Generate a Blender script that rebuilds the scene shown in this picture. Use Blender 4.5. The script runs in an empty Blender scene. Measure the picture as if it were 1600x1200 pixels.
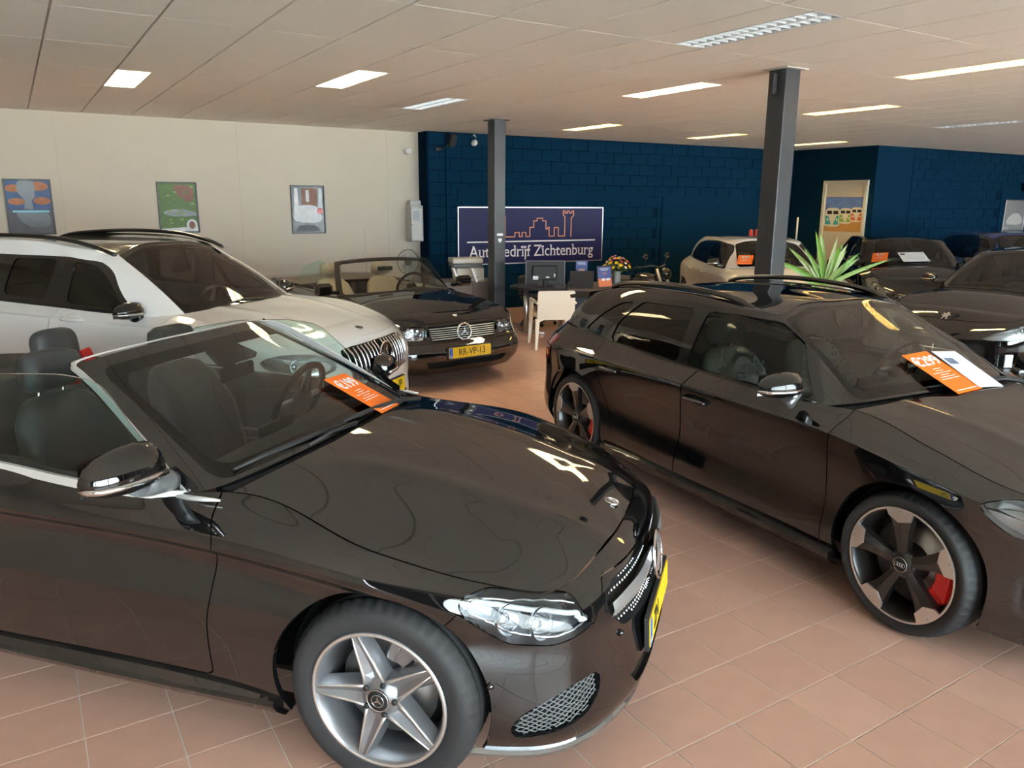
import bpy, math, random
import numpy as np
from mathutils import Vector, Matrix
PI = math.pi
random.seed(7)
SC = bpy.context.scene
COL = SC.collection

# ---------------------------------------------------------------- camera
def make_camera():
    f, yaw, pitch, roll, H = 1213.8615, 0.5645, 0.2281, 0.0060, 1.8563
    cy, sy = math.cos(yaw), math.sin(yaw)
    fwd = Vector((sy*math.cos(pitch), cy*math.cos(pitch), -math.sin(pitch)))
    right = Vector((cy, -sy, 0)); up = right.cross(fwd)
    r2 = right*math.cos(roll)+up*math.sin(roll); u2 = -right*math.sin(roll)+up*math.cos(roll)
    cam = bpy.data.cameras.new('camera'); o = bpy.data.objects.new('camera', cam); COL.objects.link(o)
    m = Matrix((r2, u2, -fwd)).transposed().to_4x4(); m.translation = Vector((0, 0, H))
    o.matrix_world = m
    cam.sensor_fit = 'HORIZONTAL'; cam.sensor_width = 36; cam.lens = 36*f/1600
    cam.clip_start = .05; cam.clip_end = 200
    SC.camera = o
make_camera()
CEIL = 3.0152

# ---------------------------------------------------------------- world, sun, exposure
w = bpy.data.worlds.new('sky'); SC.world = w; w.use_nodes = True
nt = w.node_tree; nt.nodes.clear()
bg = nt.nodes.new('ShaderNodeBackground'); ou = nt.nodes.new('ShaderNodeOutputWorld')
tc = nt.nodes.new('ShaderNodeTexCoord'); nz = nt.nodes.new('ShaderNodeTexNoise'); cr_ = nt.nodes.new('ShaderNodeValToRGB')
nz.inputs['Scale'].default_value = 2.2; nz.inputs['Detail'].default_value = 4
cr_.color_ramp.elements[0].position = .3; cr_.color_ramp.elements[0].color = (.62, .74, .88, 1)
cr_.color_ramp.elements[1].position = .7; cr_.color_ramp.elements[1].color = (.95, .97, 1, 1)
nt.links.new(tc.outputs['Generated'], nz.inputs['Vector']); nt.links.new(nz.outputs['Fac'], cr_.inputs['Fac'])
nt.links.new(cr_.outputs['Color'], bg.inputs['Color']); bg.inputs['Strength'].default_value = 9
nt.links.new(bg.outputs[0], ou.inputs[0])
LAMP_ON = 10.0
sun = bpy.data.lights.new('sun', 'SUN'); sun.energy = 46; sun.angle = .02; sun.color = (1, .95, .88)
so = bpy.data.objects.new('sun', sun); COL.objects.link(so); so.rotation_euler = (-math.radians(32), math.radians(12), 0)
SC.view_settings.view_transform = 'Standard'; SC.view_settings.look = 'None'
SC.view_settings.gamma = 1; SC.view_settings.use_curve_mapping = False
SC.view_settings.exposure = 1.1
SC.cycles.max_bounces = 10; SC.cycles.diffuse_bounces = 5; SC.cycles.glossy_bounces = 5
SC.cycles.transparent_max_bounces = 24; SC.cycles.transmission_bounces = 6
SC.cycles.caustics_reflective = False; SC.cycles.caustics_refractive = False
SC.cycles.sample_clamp_indirect = 6.0

# ---------------------------------------------------------------- materials
MATS = {}
def mat(name, col=(.5,.5,.5), rough=.5, metal=0, coat=0, spec=.5, noise=0, nscale=30, bump=0, bscale=200, emit=None, es=1, ior=1.5):
    if name in MATS: return MATS[name]
    m = bpy.data.materials.new(name); m.use_nodes = True; n = m.node_tree.nodes; L = m.node_tree.links
    b = n['Principled BSDF']; b.inputs['Base Color'].default_value = (*col, 1)
    b.inputs['Roughness'].default_value = rough; b.inputs['Metallic'].default_value = metal
    b.inputs['Coat Weight'].default_value = coat; b.inputs['Coat Roughness'].default_value = .02
    b.inputs['Specular IOR Level'].default_value = spec; b.inputs['IOR'].default_value = ior
    t = n.new('ShaderNodeTexCoord')
    nz = n.new('ShaderNodeTexNoise'); nz.inputs['Scale'].default_value = nscale; nz.inputs['Detail'].default_value = 5
    L.new(t.outputs['Object'], nz.inputs['Vector'])
    mx = n.new('ShaderNodeMix'); mx.data_type = 'RGBA'
    mx.inputs[6].default_value = (*[c*(1-noise) for c in col], 1); mx.inputs[7].default_value = (*[min(1, c*(1+noise)) for c in col], 1)
    L.new(nz.outputs['Fac'], mx.inputs[0]); L.new(mx.outputs[2], b.inputs['Base Color'])
    if bump:
        n2 = n.new('ShaderNodeTexNoise'); n2.inputs['Scale'].default_value = bscale; n2.inputs['Detail'].default_value = 3
        L.new(t.outputs['Object'], n2.inputs['Vector'])
        bp = n.new('ShaderNodeBump'); bp.inputs['Strength'].default_value = bump; bp.inputs['Distance'].default_value = .01
        L.new(n2.outputs['Fac'], bp.inputs['Height']); L.new(bp.outputs[0], b.inputs['Normal'])
    if emit:
        b.inputs['Emission Color'].default_value = (*emit, 1); b.inputs['Emission Strength'].default_value = es
    MATS[name] = m; return m
def glassmat(name, tint=(.9,.95,.93), refl=1.0, dirt=.0):
    m = bpy.data.materials.new(name); m.use_nodes = True; n = m.node_tree.nodes; L = m.node_tree.links; n.clear()
    o = n.new('ShaderNodeOutputMaterial'); mx = n.new('ShaderNodeMixShader'); tr = n.new('ShaderNodeBsdfTransparent')
    gl = n.new('ShaderNodeBsdfGlossy'); fr = n.new('ShaderNodeFresnel'); fr.inputs['IOR'].default_value = 1.45+.35*refl
    gl.inputs['Roughness'].default_value = .0; gl.inputs['Color'].default_value = (1, 1, 1, 1)
    t = n.new('ShaderNodeTexCoord'); nz = n.new('ShaderNodeTexNoise'); nz.inputs['Scale'].default_value = 3
    mc = n.new('ShaderNodeMix'); mc.data_type = 'RGBA'; mc.inputs[6].default_value = (*[c*.97 for c in tint], 1); mc.inputs[7].default_value = (*tint, 1)
    L.new(t.outputs['Object'], nz.inputs['Vector']); L.new(nz.outputs['Fac'], mc.inputs[0]); L.new(mc.outputs[2], tr.inputs['Color'])
    L.new(fr.outputs[0], mx.inputs[0]); L.new(tr.outputs[0], mx.inputs[1]); L.new(gl.outputs[0], mx.inputs[2]); L.new(mx.outputs[0], o.inputs[0])
    MATS[name] = m; return m
M_black = mat('black_paint', (.004,.004,.0045), .03, 0, 0, .5, .3, ior=1.9)
M_whitep = mat('white_paint', (.80,.785,.76), .35, 0, 1.0)
M_bluep = mat('blue_paint', (.008,.03,.16), .35, 0, 1.0)
M_gloss = mat('gloss_black_trim', (.006,.006,.006), .12, 0, .6)
M_plastic = mat('black_plastic', (.018,.018,.019), .55, bump=.15, bscale=500)
M_dark = mat('dark_void', (.006,.006,.006), .8)
M_rubber = mat('tyre_rubber', (.022,.022,.023), .68, noise=.2, nscale=20)
M_chrome = mat('chrome', (.82,.82,.83), .08, 1)
M_alu = mat('satin_aluminium', (.62,.62,.61), .32, 1)
M_alum = mat('polished_silver_trim', (.80,.79,.77), .38, .55)
M_rim = mat('grey_alloy', (.30,.305,.32), .3, .75, .5)
M_rimcut = mat('machined_alloy', (.70,.66,.62), .36, .85, .3)
M_rimblk = mat('anthracite_alloy', (.035,.03,.028), .3, .4, .6)
M_disc = mat('brake_disc', (.36,.34,.32), .38, .9)
M_red = mat('red_caliper', (.80,.012,.012), .3, 0, .6)
M_redlens = mat('red_lens', (.35,.01,.012), .15, 0, .8)
M_leather = mat('black_leather', (.05,.052,.053), .42, bump=.25, bscale=260)
M_leatherg = mat('grey_leather', (.50,.53,.52), .48, bump=.25, bscale=260)
M_beltred = mat('red_seat_belt', (.55,.02,.015), .7)
M_dash = mat('soft_dashboard', (.028,.029,.03), .62, bump=.2, bscale=400)
M_headliner = mat('grey_headliner', (.16,.16,.155), .9)
M_silverr = mat('lamp_reflector', (.78,.79,.80), .14, 1)
M_led = mat('daylight_strip', (.85,.87,.88), .25, 0, .5)
M_yellow = mat('yellow_plate', (.85,.55,.01), .45)
M_platebl = mat('plate_blue', (.02,.12,.55), .45)
M_ink = mat('black_ink', (.01,.01,.012), .5)
M_white = mat('white_ink', (.85,.85,.85), .5)
M_orange = mat('orange_card', (.92,.17,.008), .5)
M_paper = mat('white_paper', (.82,.83,.86), .6)
G_clear = glassmat('clear_glass', (.91,.95,.935), .55)
G_side = glassmat('green_side_glass', (.70,.87,.83), .1)
G_tint = glassmat('dark_tinted_glass', (.035,.036,.036), .35)
G_smoke = glassmat('smoked_glass', (.30,.32,.31), .4)
G_lens = glassmat('lamp_lens', (.93,.95,.96), .15)

# ---------------------------------------------------------------- helpers
def tag(o, label=None, cat=None, group=None, kind=None):
    if label: o['label'] = label
    if cat: o['category'] = cat
    if group: o['group'] = group
    if kind: o['kind'] = kind
    return o
def link(name, me, parent=None, m=None):
    o = bpy.data.objects.new(name, me); COL.objects.link(o)
    if m is not None: me.materials.append(m)
    if parent is not None: o.parent = parent
    return o
def empty(name, loc=(0,0,0), rz=0, label=None, cat=None, group=None, kind=None):
    o = bpy.data.objects.new(name, None); COL.objects.link(o); o.location = loc; o.rotation_euler = (0, 0, rz)
    o.empty_display_size = .2
    return tag(o, label, cat, group, kind)
def copy_tree(o, parent=None):
    c = o.copy(); COL.objects.link(c); c.parent = parent
    for ch in list(o.children): copy_tree(ch, c)
    return c
class MB:
    """collects simple shapes; build() links them as ONE mesh object"""
    def __init__(s): s.v = []; s.f = []; s.sm = []
    def add(s, v, f, smooth=False, T=None):
        b = len(s.v)
        if T is not None: v = [tuple(T @ Vector(p)) for p in v]
        s.v += [tuple(p) for p in v]; s.f += [tuple(b+i for i in q) for q in f]; s.sm += [smooth]*len(f); return s
    def box(s, c, d, T=None, bev=0):
        x, y, z = [k/2 for k in d]
        if bev <= 0:
            v = [(c[0]+i*x, c[1]+j*y, c[2]+k*z) for i in (-1,1) for j in (-1,1) for k in (-1,1)]
            return s.add(v, [(0,1,3,2),(4,6,7,5),(0,4,5,1),(2,3,7,6),(0,2,6,4),(1,5,7,3)], False, T)
        b = min(bev, x*.98, y*.98, z*.98)
        v = []; idx = {}
        for i in (-1,1):
            for j in (-1,1):
                for k in (-1,1):
                    for a in range(3):
                        e = [x-b, y-b, z-b]; e[a] += b
                        idx[(i,j,k,a)] = len(v); v.append((c[0]+i*e[0], c[1]+j*e[1], c[2]+k*e[2]))
        f = []
        for i in (-1,1):
            q = [idx[(i,-1,-1,0)], idx[(i,1,-1,0)], idx[(i,1,1,0)], idx[(i,-1,1,0)]]; f.append(q if i > 0 else q[::-1])
            q = [idx[(-1,i,-1,1)], idx[(-1,i,1,1)], idx[(1,i,1,1)], idx[(1,i,-1,1)]]; f.append(q if i > 0 else q[::-1])
            q = [idx[(-1,-1,i,2)], idx[(1,-1,i,2)], idx[(1,1,i,2)], idx[(-1,1,i,2)]]; f.append(q if i > 0 else q[::-1])
        for i in (-1,1):
            for j in (-1,1):
                q = [idx[(i,j,-1,0)], idx[(i,j,-1,1)], idx[(i,j,1,1)], idx[(i,j,1,0)]]; f.append(q if i*j > 0 else q[::-1])
                q = [idx[(i,-1,j,0)], idx[(i,1,j,0)], idx[(i,1,j,2)], idx[(i,-1,j,2)]]; f.append(q if i*j > 0 else q[::-1])
                q = [idx[(-1,i,j,1)], idx[(-1,i,j,2)], idx[(1,i,j,2)], idx[(1,i,j,1)]]; f.append(q if i*j > 0 else q[::-1])
                for k in (-1,1):
                    q = [idx[(i,j,k,0)], idx[(i,j,k,1)], idx[(i,j,k,2)]]; f.append(q if i*j*k > 0 else q[::-1])
        return s.add(v, f, False, T)
    def prism(s, poly, z0, z1, T=None, smooth=False, taper=1.0):
        n = len(poly); cx = sum(p[0] for p in poly)/n; cy = sum(p[1] for p in poly)/n
        v = [(p[0], p[1], z0) for p in poly]+[(cx+(p[0]-cx)*taper, cy+(p[1]-cy)*taper, z1) for p in poly]
        f = [tuple(range(n))[::-1], tuple(range(n, 2*n))]
        s.add(v, f, False, T)
        b = len(s.v)-2*n
        s.f += [(b+i, b+(i+1) % n, b+n+(i+1) % n, b+n+i) for i in range(n)]; s.sm += [smooth]*n
        return s
    def tube(s, pts, r, seg=8, closed=False, caps=True, T=None):
        pts = [Vector(p) for p in pts]; n = len(pts); rr = r if isinstance(r, (list, tuple)) else [r]*n
        v = []; up = None
        for i, p in enumerate(pts):
            a = pts[(i-1) % n] if closed or i > 0 else p; b = pts[(i+1) % n] if closed or i < n-1 else p
            t = (b-a).normalized()
            if up is None:
                up = Vector((0, 0, 1)) if abs(t.z) < .9 else Vector((1, 0, 0))
            x = t.cross(up).normalized(); up = x.cross(t).normalized()
            for k in range(seg):
                g = 2*PI*k/seg; v.append(p+(x*math.cos(g)+up*math.sin(g))*rr[i])
        f = []
        for i in range(n if closed else n-1):
            j = (i+1) % n
            f += [(i*seg+k, i*seg+(k+1) % seg, j*seg+(k+1) % seg, j*seg+k) for k in range(seg)]
        s.add(v, f, True, T)
        if caps and not closed:
            b = len(s.v)-len(v); s.f += [tuple(b+k for k in range(seg))[::-1], tuple(b+(n-1)*seg+k for k in range(seg))]; s.sm += [False]*2
        return s
    def lathe(s, prof, seg=32, T=None, a0=0, a1=2*PI, smooth=True, mod=None):
        """profile (r, y) around the Y axis"""
        full = abs(a1-a0-2*PI) < 1e-6; cnt = seg if full else seg+1; v = []
        for i in range(cnt):
            a = a0+(a1-a0)*i/seg; c, sn = math.cos(a), math.sin(a)
            for k, (r, y) in enumerate(prof):
                if mod: r = r+mod(i, k)
                v.append((r*c, y, r*sn))
        m = len(prof); f = []
        for i in range(seg):
            j = (i+1) % cnt
            f += [(i*m+k, j*m+k, j*m+k+1, i*m+k+1) for k in range(m-1)]
        return s.add(v, f, smooth, T)
    def sphere(s, c, r, nu=16, nv=10, T=None):
        r = r if isinstance(r, (tuple, list)) else (r, r, r)
        v = [(c[0], c[1], c[2]-r[2])]; f = []
        for j in range(1, nv):
            t = -PI/2+PI*j/nv
            for i in range(nu):
                a = 2*PI*i/nu; v.append((c[0]+r[0]*math.cos(t)*math.cos(a), c[1]+r[1]*math.cos(t)*math.sin(a), c[2]+r[2]*math.sin(t)))
        v.append((c[0], c[1], c[2]+r[2])); n = len(v)
        for i in range(nu): f.append((0, 1+(i+1) % nu, 1+i)); f.append((n-1, n-1-nu+i, n-1-nu+(i+1) % nu))
        for j in range(nv-2):
            for i in range(nu):
                a = 1+j*nu; f.append((a+i, a+(i+1) % nu, a+nu+(i+1) % nu, a+nu+i))
        return s.add(v, f, True, T)
    def sellip(s, c, r, e=.55, nu=24, nv=14, T=None):
        pw = lambda t: math.copysign(abs(t)**e, t); v = []; f = []
        for j in range(nv+1):
            t = -PI/2+PI*j/nv; ct, st = pw(math.cos(t)), pw(math.sin(t))
            for i in range(nu):
                a = 2*PI*i/nu; v.append((c[0]+r[0]*ct*pw(math.cos(a)), c[1]+r[1]*ct*pw(math.sin(a)), c[2]+r[2]*st))
        for j in range(nv):
            for i in range(nu): f.append((j*nu+i, j*nu+(i+1) % nu, (j+1)*nu+(i+1) % nu, (j+1)*nu+i))
        return s.add(v, f, True, T)
    def build(s, name, m, parent=None, loc=None, rot=None):
        me = bpy.data.meshes.new(name); me.from_pydata(s.v, [], s.f); me.polygons.foreach_set('use_smooth', s.sm); me.update()
        o = link(name, me, parent, m)
        if loc is not None: o.location = loc
        if rot is not None: o.rotation_euler = rot
        return o
def TR(loc=(0,0,0), rot=(0,0,0)):
    from mathutils import Euler
    return Matrix.Translation(loc) @ Euler(rot).to_matrix().to_4x4()
def frame_T(o, ex, ey):
    """matrix putting local x,y on the given directions"""
    ex = Vector(ex).normalized(); ez = ex.cross(Vector(ey)).normalized(); ey = ez.cross(ex)
    m = Matrix((ex, ey, ez)).transposed().to_4x4(); m.translation = Vector(o); return m
def text_obj(name, txt, size, T, m, parent, ext=.0008, align='CENTER', sx=1.0, space=1.0, bold=0.0):
    cu = bpy.data.curves.new(name, 'FONT'); cu.body = txt; cu.size = size; cu.align_x = align; cu.align_y = 'CENTER'; cu.extrude = ext
    cu.resolution_u = 3; cu.offset = bold; cu.space_character = space
    t = bpy.data.objects.new(name, cu); COL.objects.link(t)
    me = bpy.data.meshes.new_from_object(t); bpy.data.objects.remove(t); bpy.data.curves.remove(cu)
    me.transform(T @ Matrix.Diagonal((sx, 1, 1, 1))); return link(name, me, parent, m)
def cp(pts, n=10, closed=True):
    """smooth curve through points (2D/3D)"""
    P = np.array(pts, float); k = len(P); out = []
    for i in range(k if closed else k-1):
        if closed: a, b, c, d = P[(i-1) % k], P[i], P[(i+1) % k], P[(i+2) % k]
        else: a, b, c, d = P[max(i-1, 0)], P[i], P[i+1], P[min(i+2, k-1)]
        for j in range(n):
            t = j/n; out.append(.5*((2*b)+(c-a)*t+(2*a-5*b+4*c-d)*t*t+(3*b-a-3*c+d)*t**3))
    if not closed: out.append(P[-1])
    return np.array(out)
def rpoly(pts, r=.03, n=4):
    """polygon with rounded corners"""
    P = np.array(pts, float); k = len(P); out = []
    for i in range(k):
        a, b, c = P[i-1], P[i], P[(i+1) % k]; u = a-b; v = c-b; lu = np.linalg.norm(u); lv = np.linalg.norm(v)
        q = min(r, lu*.45, lv*.45); p0 = b+u/lu*q; p1 = b+v/lv*q
        for j in range(n+1):
            t = j/n; out.append((1-t)**2*p0+2*t*(1-t)*b+t*t*p1)
    return np.array(out)
def sdp(poly, X, Y):
    """signed distance to polygon, negative inside"""
    poly = np.asarray(poly, float); A = poly; B = np.roll(poly, -1, 0)
    P = np.stack([X, Y], 1); best = np.full(len(X), 1e9); ins = np.zeros(len(X), bool)
    for a, b in zip(A, B):
        e = b-a; L = e@e
        if L < 1e-14: continue
        t = np.clip(((P-a)@e)/L, 0, 1); d = np.hypot(P[:,0]-a[0]-t*e[0], P[:,1]-a[1]-t*e[1]); best = np.minimum(best, d)
        c = (a[1] > P[:,1]) != (b[1] > P[:,1])
        with np.errstate(divide='ignore', invalid='ignore'):
            xi = a[0]+(P[:,1]-a[1])*e[0]/e[1] if abs(e[1]) > 1e-12 else np.full(len(X), -1e9)
        ins ^= c & (P[:,0] < xi)
    return np.where(ins, -best, best)

# ---- surface patches that can be cut along scalar fields
def hermite(T, P, te):
    T = np.asarray(T, float); P = np.asarray(P, float); n = len(T)
    D = (P[1:]-P[:-1])/(T[1:]-T[:-1]).reshape((-1,)+(1,)*(P.ndim-1))
    m = np.empty_like(P); m[0] = D[0]; m[-1] = D[-1]
    h = (T[1:]-T[:-1]).reshape((-1,)+(1,)*(P.ndim-1))
    m[1:-1] = (D[:-1]*h[1:]+D[1:]*h[:-1])/(h[1:]+h[:-1])
    k = np.clip(np.searchsorted(T, te, side='right')-1, 0, n-2)
    u = ((te-T[k])/(T[k+1]-T[k])).reshape((-1,)+(1,)*(P.ndim-1)); hh = (T[k+1]-T[k]).reshape(u.shape)
    return (2*u**3-3*u**2+1)*P[k]+(u**3-2*u**2+u)*hh*m[k]+(-2*u**3+3*u**2)*P[k+1]+(u**3-u**2)*hh*m[k+1]
def seg_params(n, m):
    return np.concatenate([np.linspace(i, i+1, m, endpoint=False) for i in range(n-1)]+[[n-1]])
class PM:
    def __init__(s, V, N, A, F): s.V, s.N, s.A, s.F = V, N, A, F
    def sub(s, mask): return PM(s.V, s.N, s.A, s.F[mask])
    def side(s, sg):
        y = s.V[:,1][s.F[:, :3]].mean(1); return s.sub(y*sg > 0)
    def off(s, d): return PM(s.V+s.N*d, s.N, s.A, s.F)
def grid_pm(P, sc, rc, flip=False):
    R, C = P.shape[:2]
    du = np.gradient(P, axis=1); dv = np.gradient(P, axis=0); N = np.cross(du, dv)
    N /= (np.linalg.norm(N, axis=2, keepdims=True)+1e-12)
    if flip: N = -N
    i = np.arange(R*C).reshape(R, C)
    F = np.stack([i[:-1,:-1], i[:-1,1:], i[1:,1:], i[1:,:-1]], -1).reshape(-1, 4)
    if flip: F = F[:, ::-1]
    A = np.stack(np.meshgrid(sc, rc), -1).reshape(-1, 2)
    return PM(P.reshape(-1, 3), N.reshape(-1, 3), A, F.copy())
def clip(pm, f):
    """returns (inside f<0, outside)"""
    f = np.where(np.abs(f) < 1e-6, 1e-6, f); F = pm.F; tri = F[:,3] < 0
    ff = f[F]; ff[tri,3] = ff[tri,2]
    mx = ff.max(1); mn = ff.min(1); I = [F[mx < 0]]; O = [F[mn > 0]]; cross = F[(mx > 0) & (mn < 0)]
    if len(cross) == 0: return PM(pm.V, pm.N, pm.A, I[0]), PM(pm.V, pm.N, pm.A, O[0])
    V, N, A = pm.V, pm.N, pm.A; nv = len(V); new = {}; ea = []; eb = []; et = []
    li, lo = [], []
    for q in cross.tolist():
        if q[3] < 0: q = q[:3]
        pi, po = [], []
        for k in range(len(q)):
            a = q[k]; b = q[(k+1) % len(q)]
            (pi if f[a] < 0 else po).append(a)
            if (f[a] < 0) != (f[b] < 0):
                key = (a, b) if a < b else (b, a)
                if key not in new:
                    new[key] = nv+len(ea); ea.append(key[0]); eb.append(key[1]); et.append(f[key[0]]/(f[key[0]]-f[key[1]]))
                pi.append(new[key]); po.append(new[key])
        for p, out in ((pi, li), (po, lo)):
            if len(p) == 3: out.append([*p, -1])
            elif len(p) == 4: out.append(p)
            elif len(p) >= 5:
                out.append(p[:4]); out.append([p[0], p[3], p[4], -1])
                if len(p) == 6: out.append([p[0], p[4], p[5], -1])
    et = np.array(et)[:, None]
    mixf = lambda X: np.vstack([X, X[ea]*(1-et)+X[eb]*et])
    V2, N2, A2 = mixf(V), mixf(N), mixf(A); N2[nv:] /= np.linalg.norm(N2[nv:], axis=1, keepdims=True)+1e-12
    e = np.zeros((0, 4), int)
    return (PM(V2, N2, A2, np.vstack([I[0], np.array(li) if li else e])), PM(V2, N2, A2, np.vstack([O[0], np.array(lo) if lo else e])))
def pm_obj(pms, name, m, parent, flange=.012, inset=0.0):
    """one or several patches joined into one mesh object with a returned edge"""
    if isinstance(pms, PM): pms = [pms]
    VV, NN, FF, base = [], [], [], 0
    for pm in pms:
        if len(pm.F) == 0: continue
        F = pm.F; used = np.unique(F[F >= 0]); mp = -np.ones(len(pm.V)+1, int); mp[used] = np.arange(len(used))
        V = pm.V[used]+pm.N[used]*inset; N = pm.N[used]; F = np.where(F >= 0, mp[F], -1)
        VV.append(V); NN.append(N); fl = [tuple(x for x in q if x >= 0) for q in F.tolist()]
        FF += [tuple(x+base for x in q) for q in fl]; base += len(V)
        if flange:
            cnt = {}
            for q in fl:
                for k in range(len(q)):
                    a, b = q[k], q[(k+1) % len(q)]; key = (a, b) if a < b else (b, a)
                    cnt[key] = None if key in cnt else (a, b)
            E = np.array([e for e in cnt.values() if e is not None], int)
            if len(E):
                a, b = V[E[:,0]], V[E[:,1]]; na, nb = N[E[:,0]], N[E[:,1]]
                # tangential outward direction as the normal of the return
                t = b-a; tn = np.cross(t, na+nb); tn /= np.linalg.norm(tn, axis=1, keepdims=True)+1e-12
                q = np.stack([b, a, a-na*flange, b-nb*flange], 1).reshape(-1, 3)
                VV.append(q); NN.append(np.repeat(tn, 4, 0)); k = len(E)
                FF += [(base+4*i, base+4*i+1, base+4*i+2, base+4*i+3) for i in range(k)]; base += 4*k
    if not VV: return None
    V = np.vstack(VV); N = np.vstack(NN)
    me = bpy.data.meshes.new(name); me.from_pydata(V.tolist(), [], FF); me.polygons.foreach_set('use_smooth', [True]*len(me.polygons)); me.update()
    if len(me.vertices) == len(N): me.normals_split_custom_set_from_vertices(N.tolist())
    return link(name, me, parent, m)
# ================================================================ cars
def tri_star(r, w0, w1, n=3, a0=PI/2):
    out = []
    for k in range(n):
        a = a0+2*PI*k/n; b = a+PI/n
        out += [(r*math.cos(a), r*math.sin(a)), (w1*math.cos(b), w1*math.sin(b))]
    return out
def ring_poly_tube(mb, r, t, T, seg=32, y=0):
    mb.tube([(r*math.cos(2*PI*k/seg), r*math.sin(2*PI*k/seg), y) for k in range(seg)], t, 6, True, T=T)
def star_badge(name, r, T, parent, m=None, ring=.07):
    mb = MB(); ring_poly_tube(mb, r, r*ring, T); mb.prism(tri_star(r*.97, 0, r*.13), 0, r*.12, T, taper=.8)
    return mb.build(name, m or M_chrome, parent)
def rings_badge(name, w, T, parent, m=None):
    mb = MB(); r = w/2/2.25*.8
    for k in range(4):
        mb.tube([(( k-1.5)*r*1.42+r*math.cos(a*PI/10), r*math.sin(a*PI/10), 0) for a in range(20)], r*.13, 5, True, T=T)
    return mb.build(name, m or M_chrome, parent)

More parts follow.
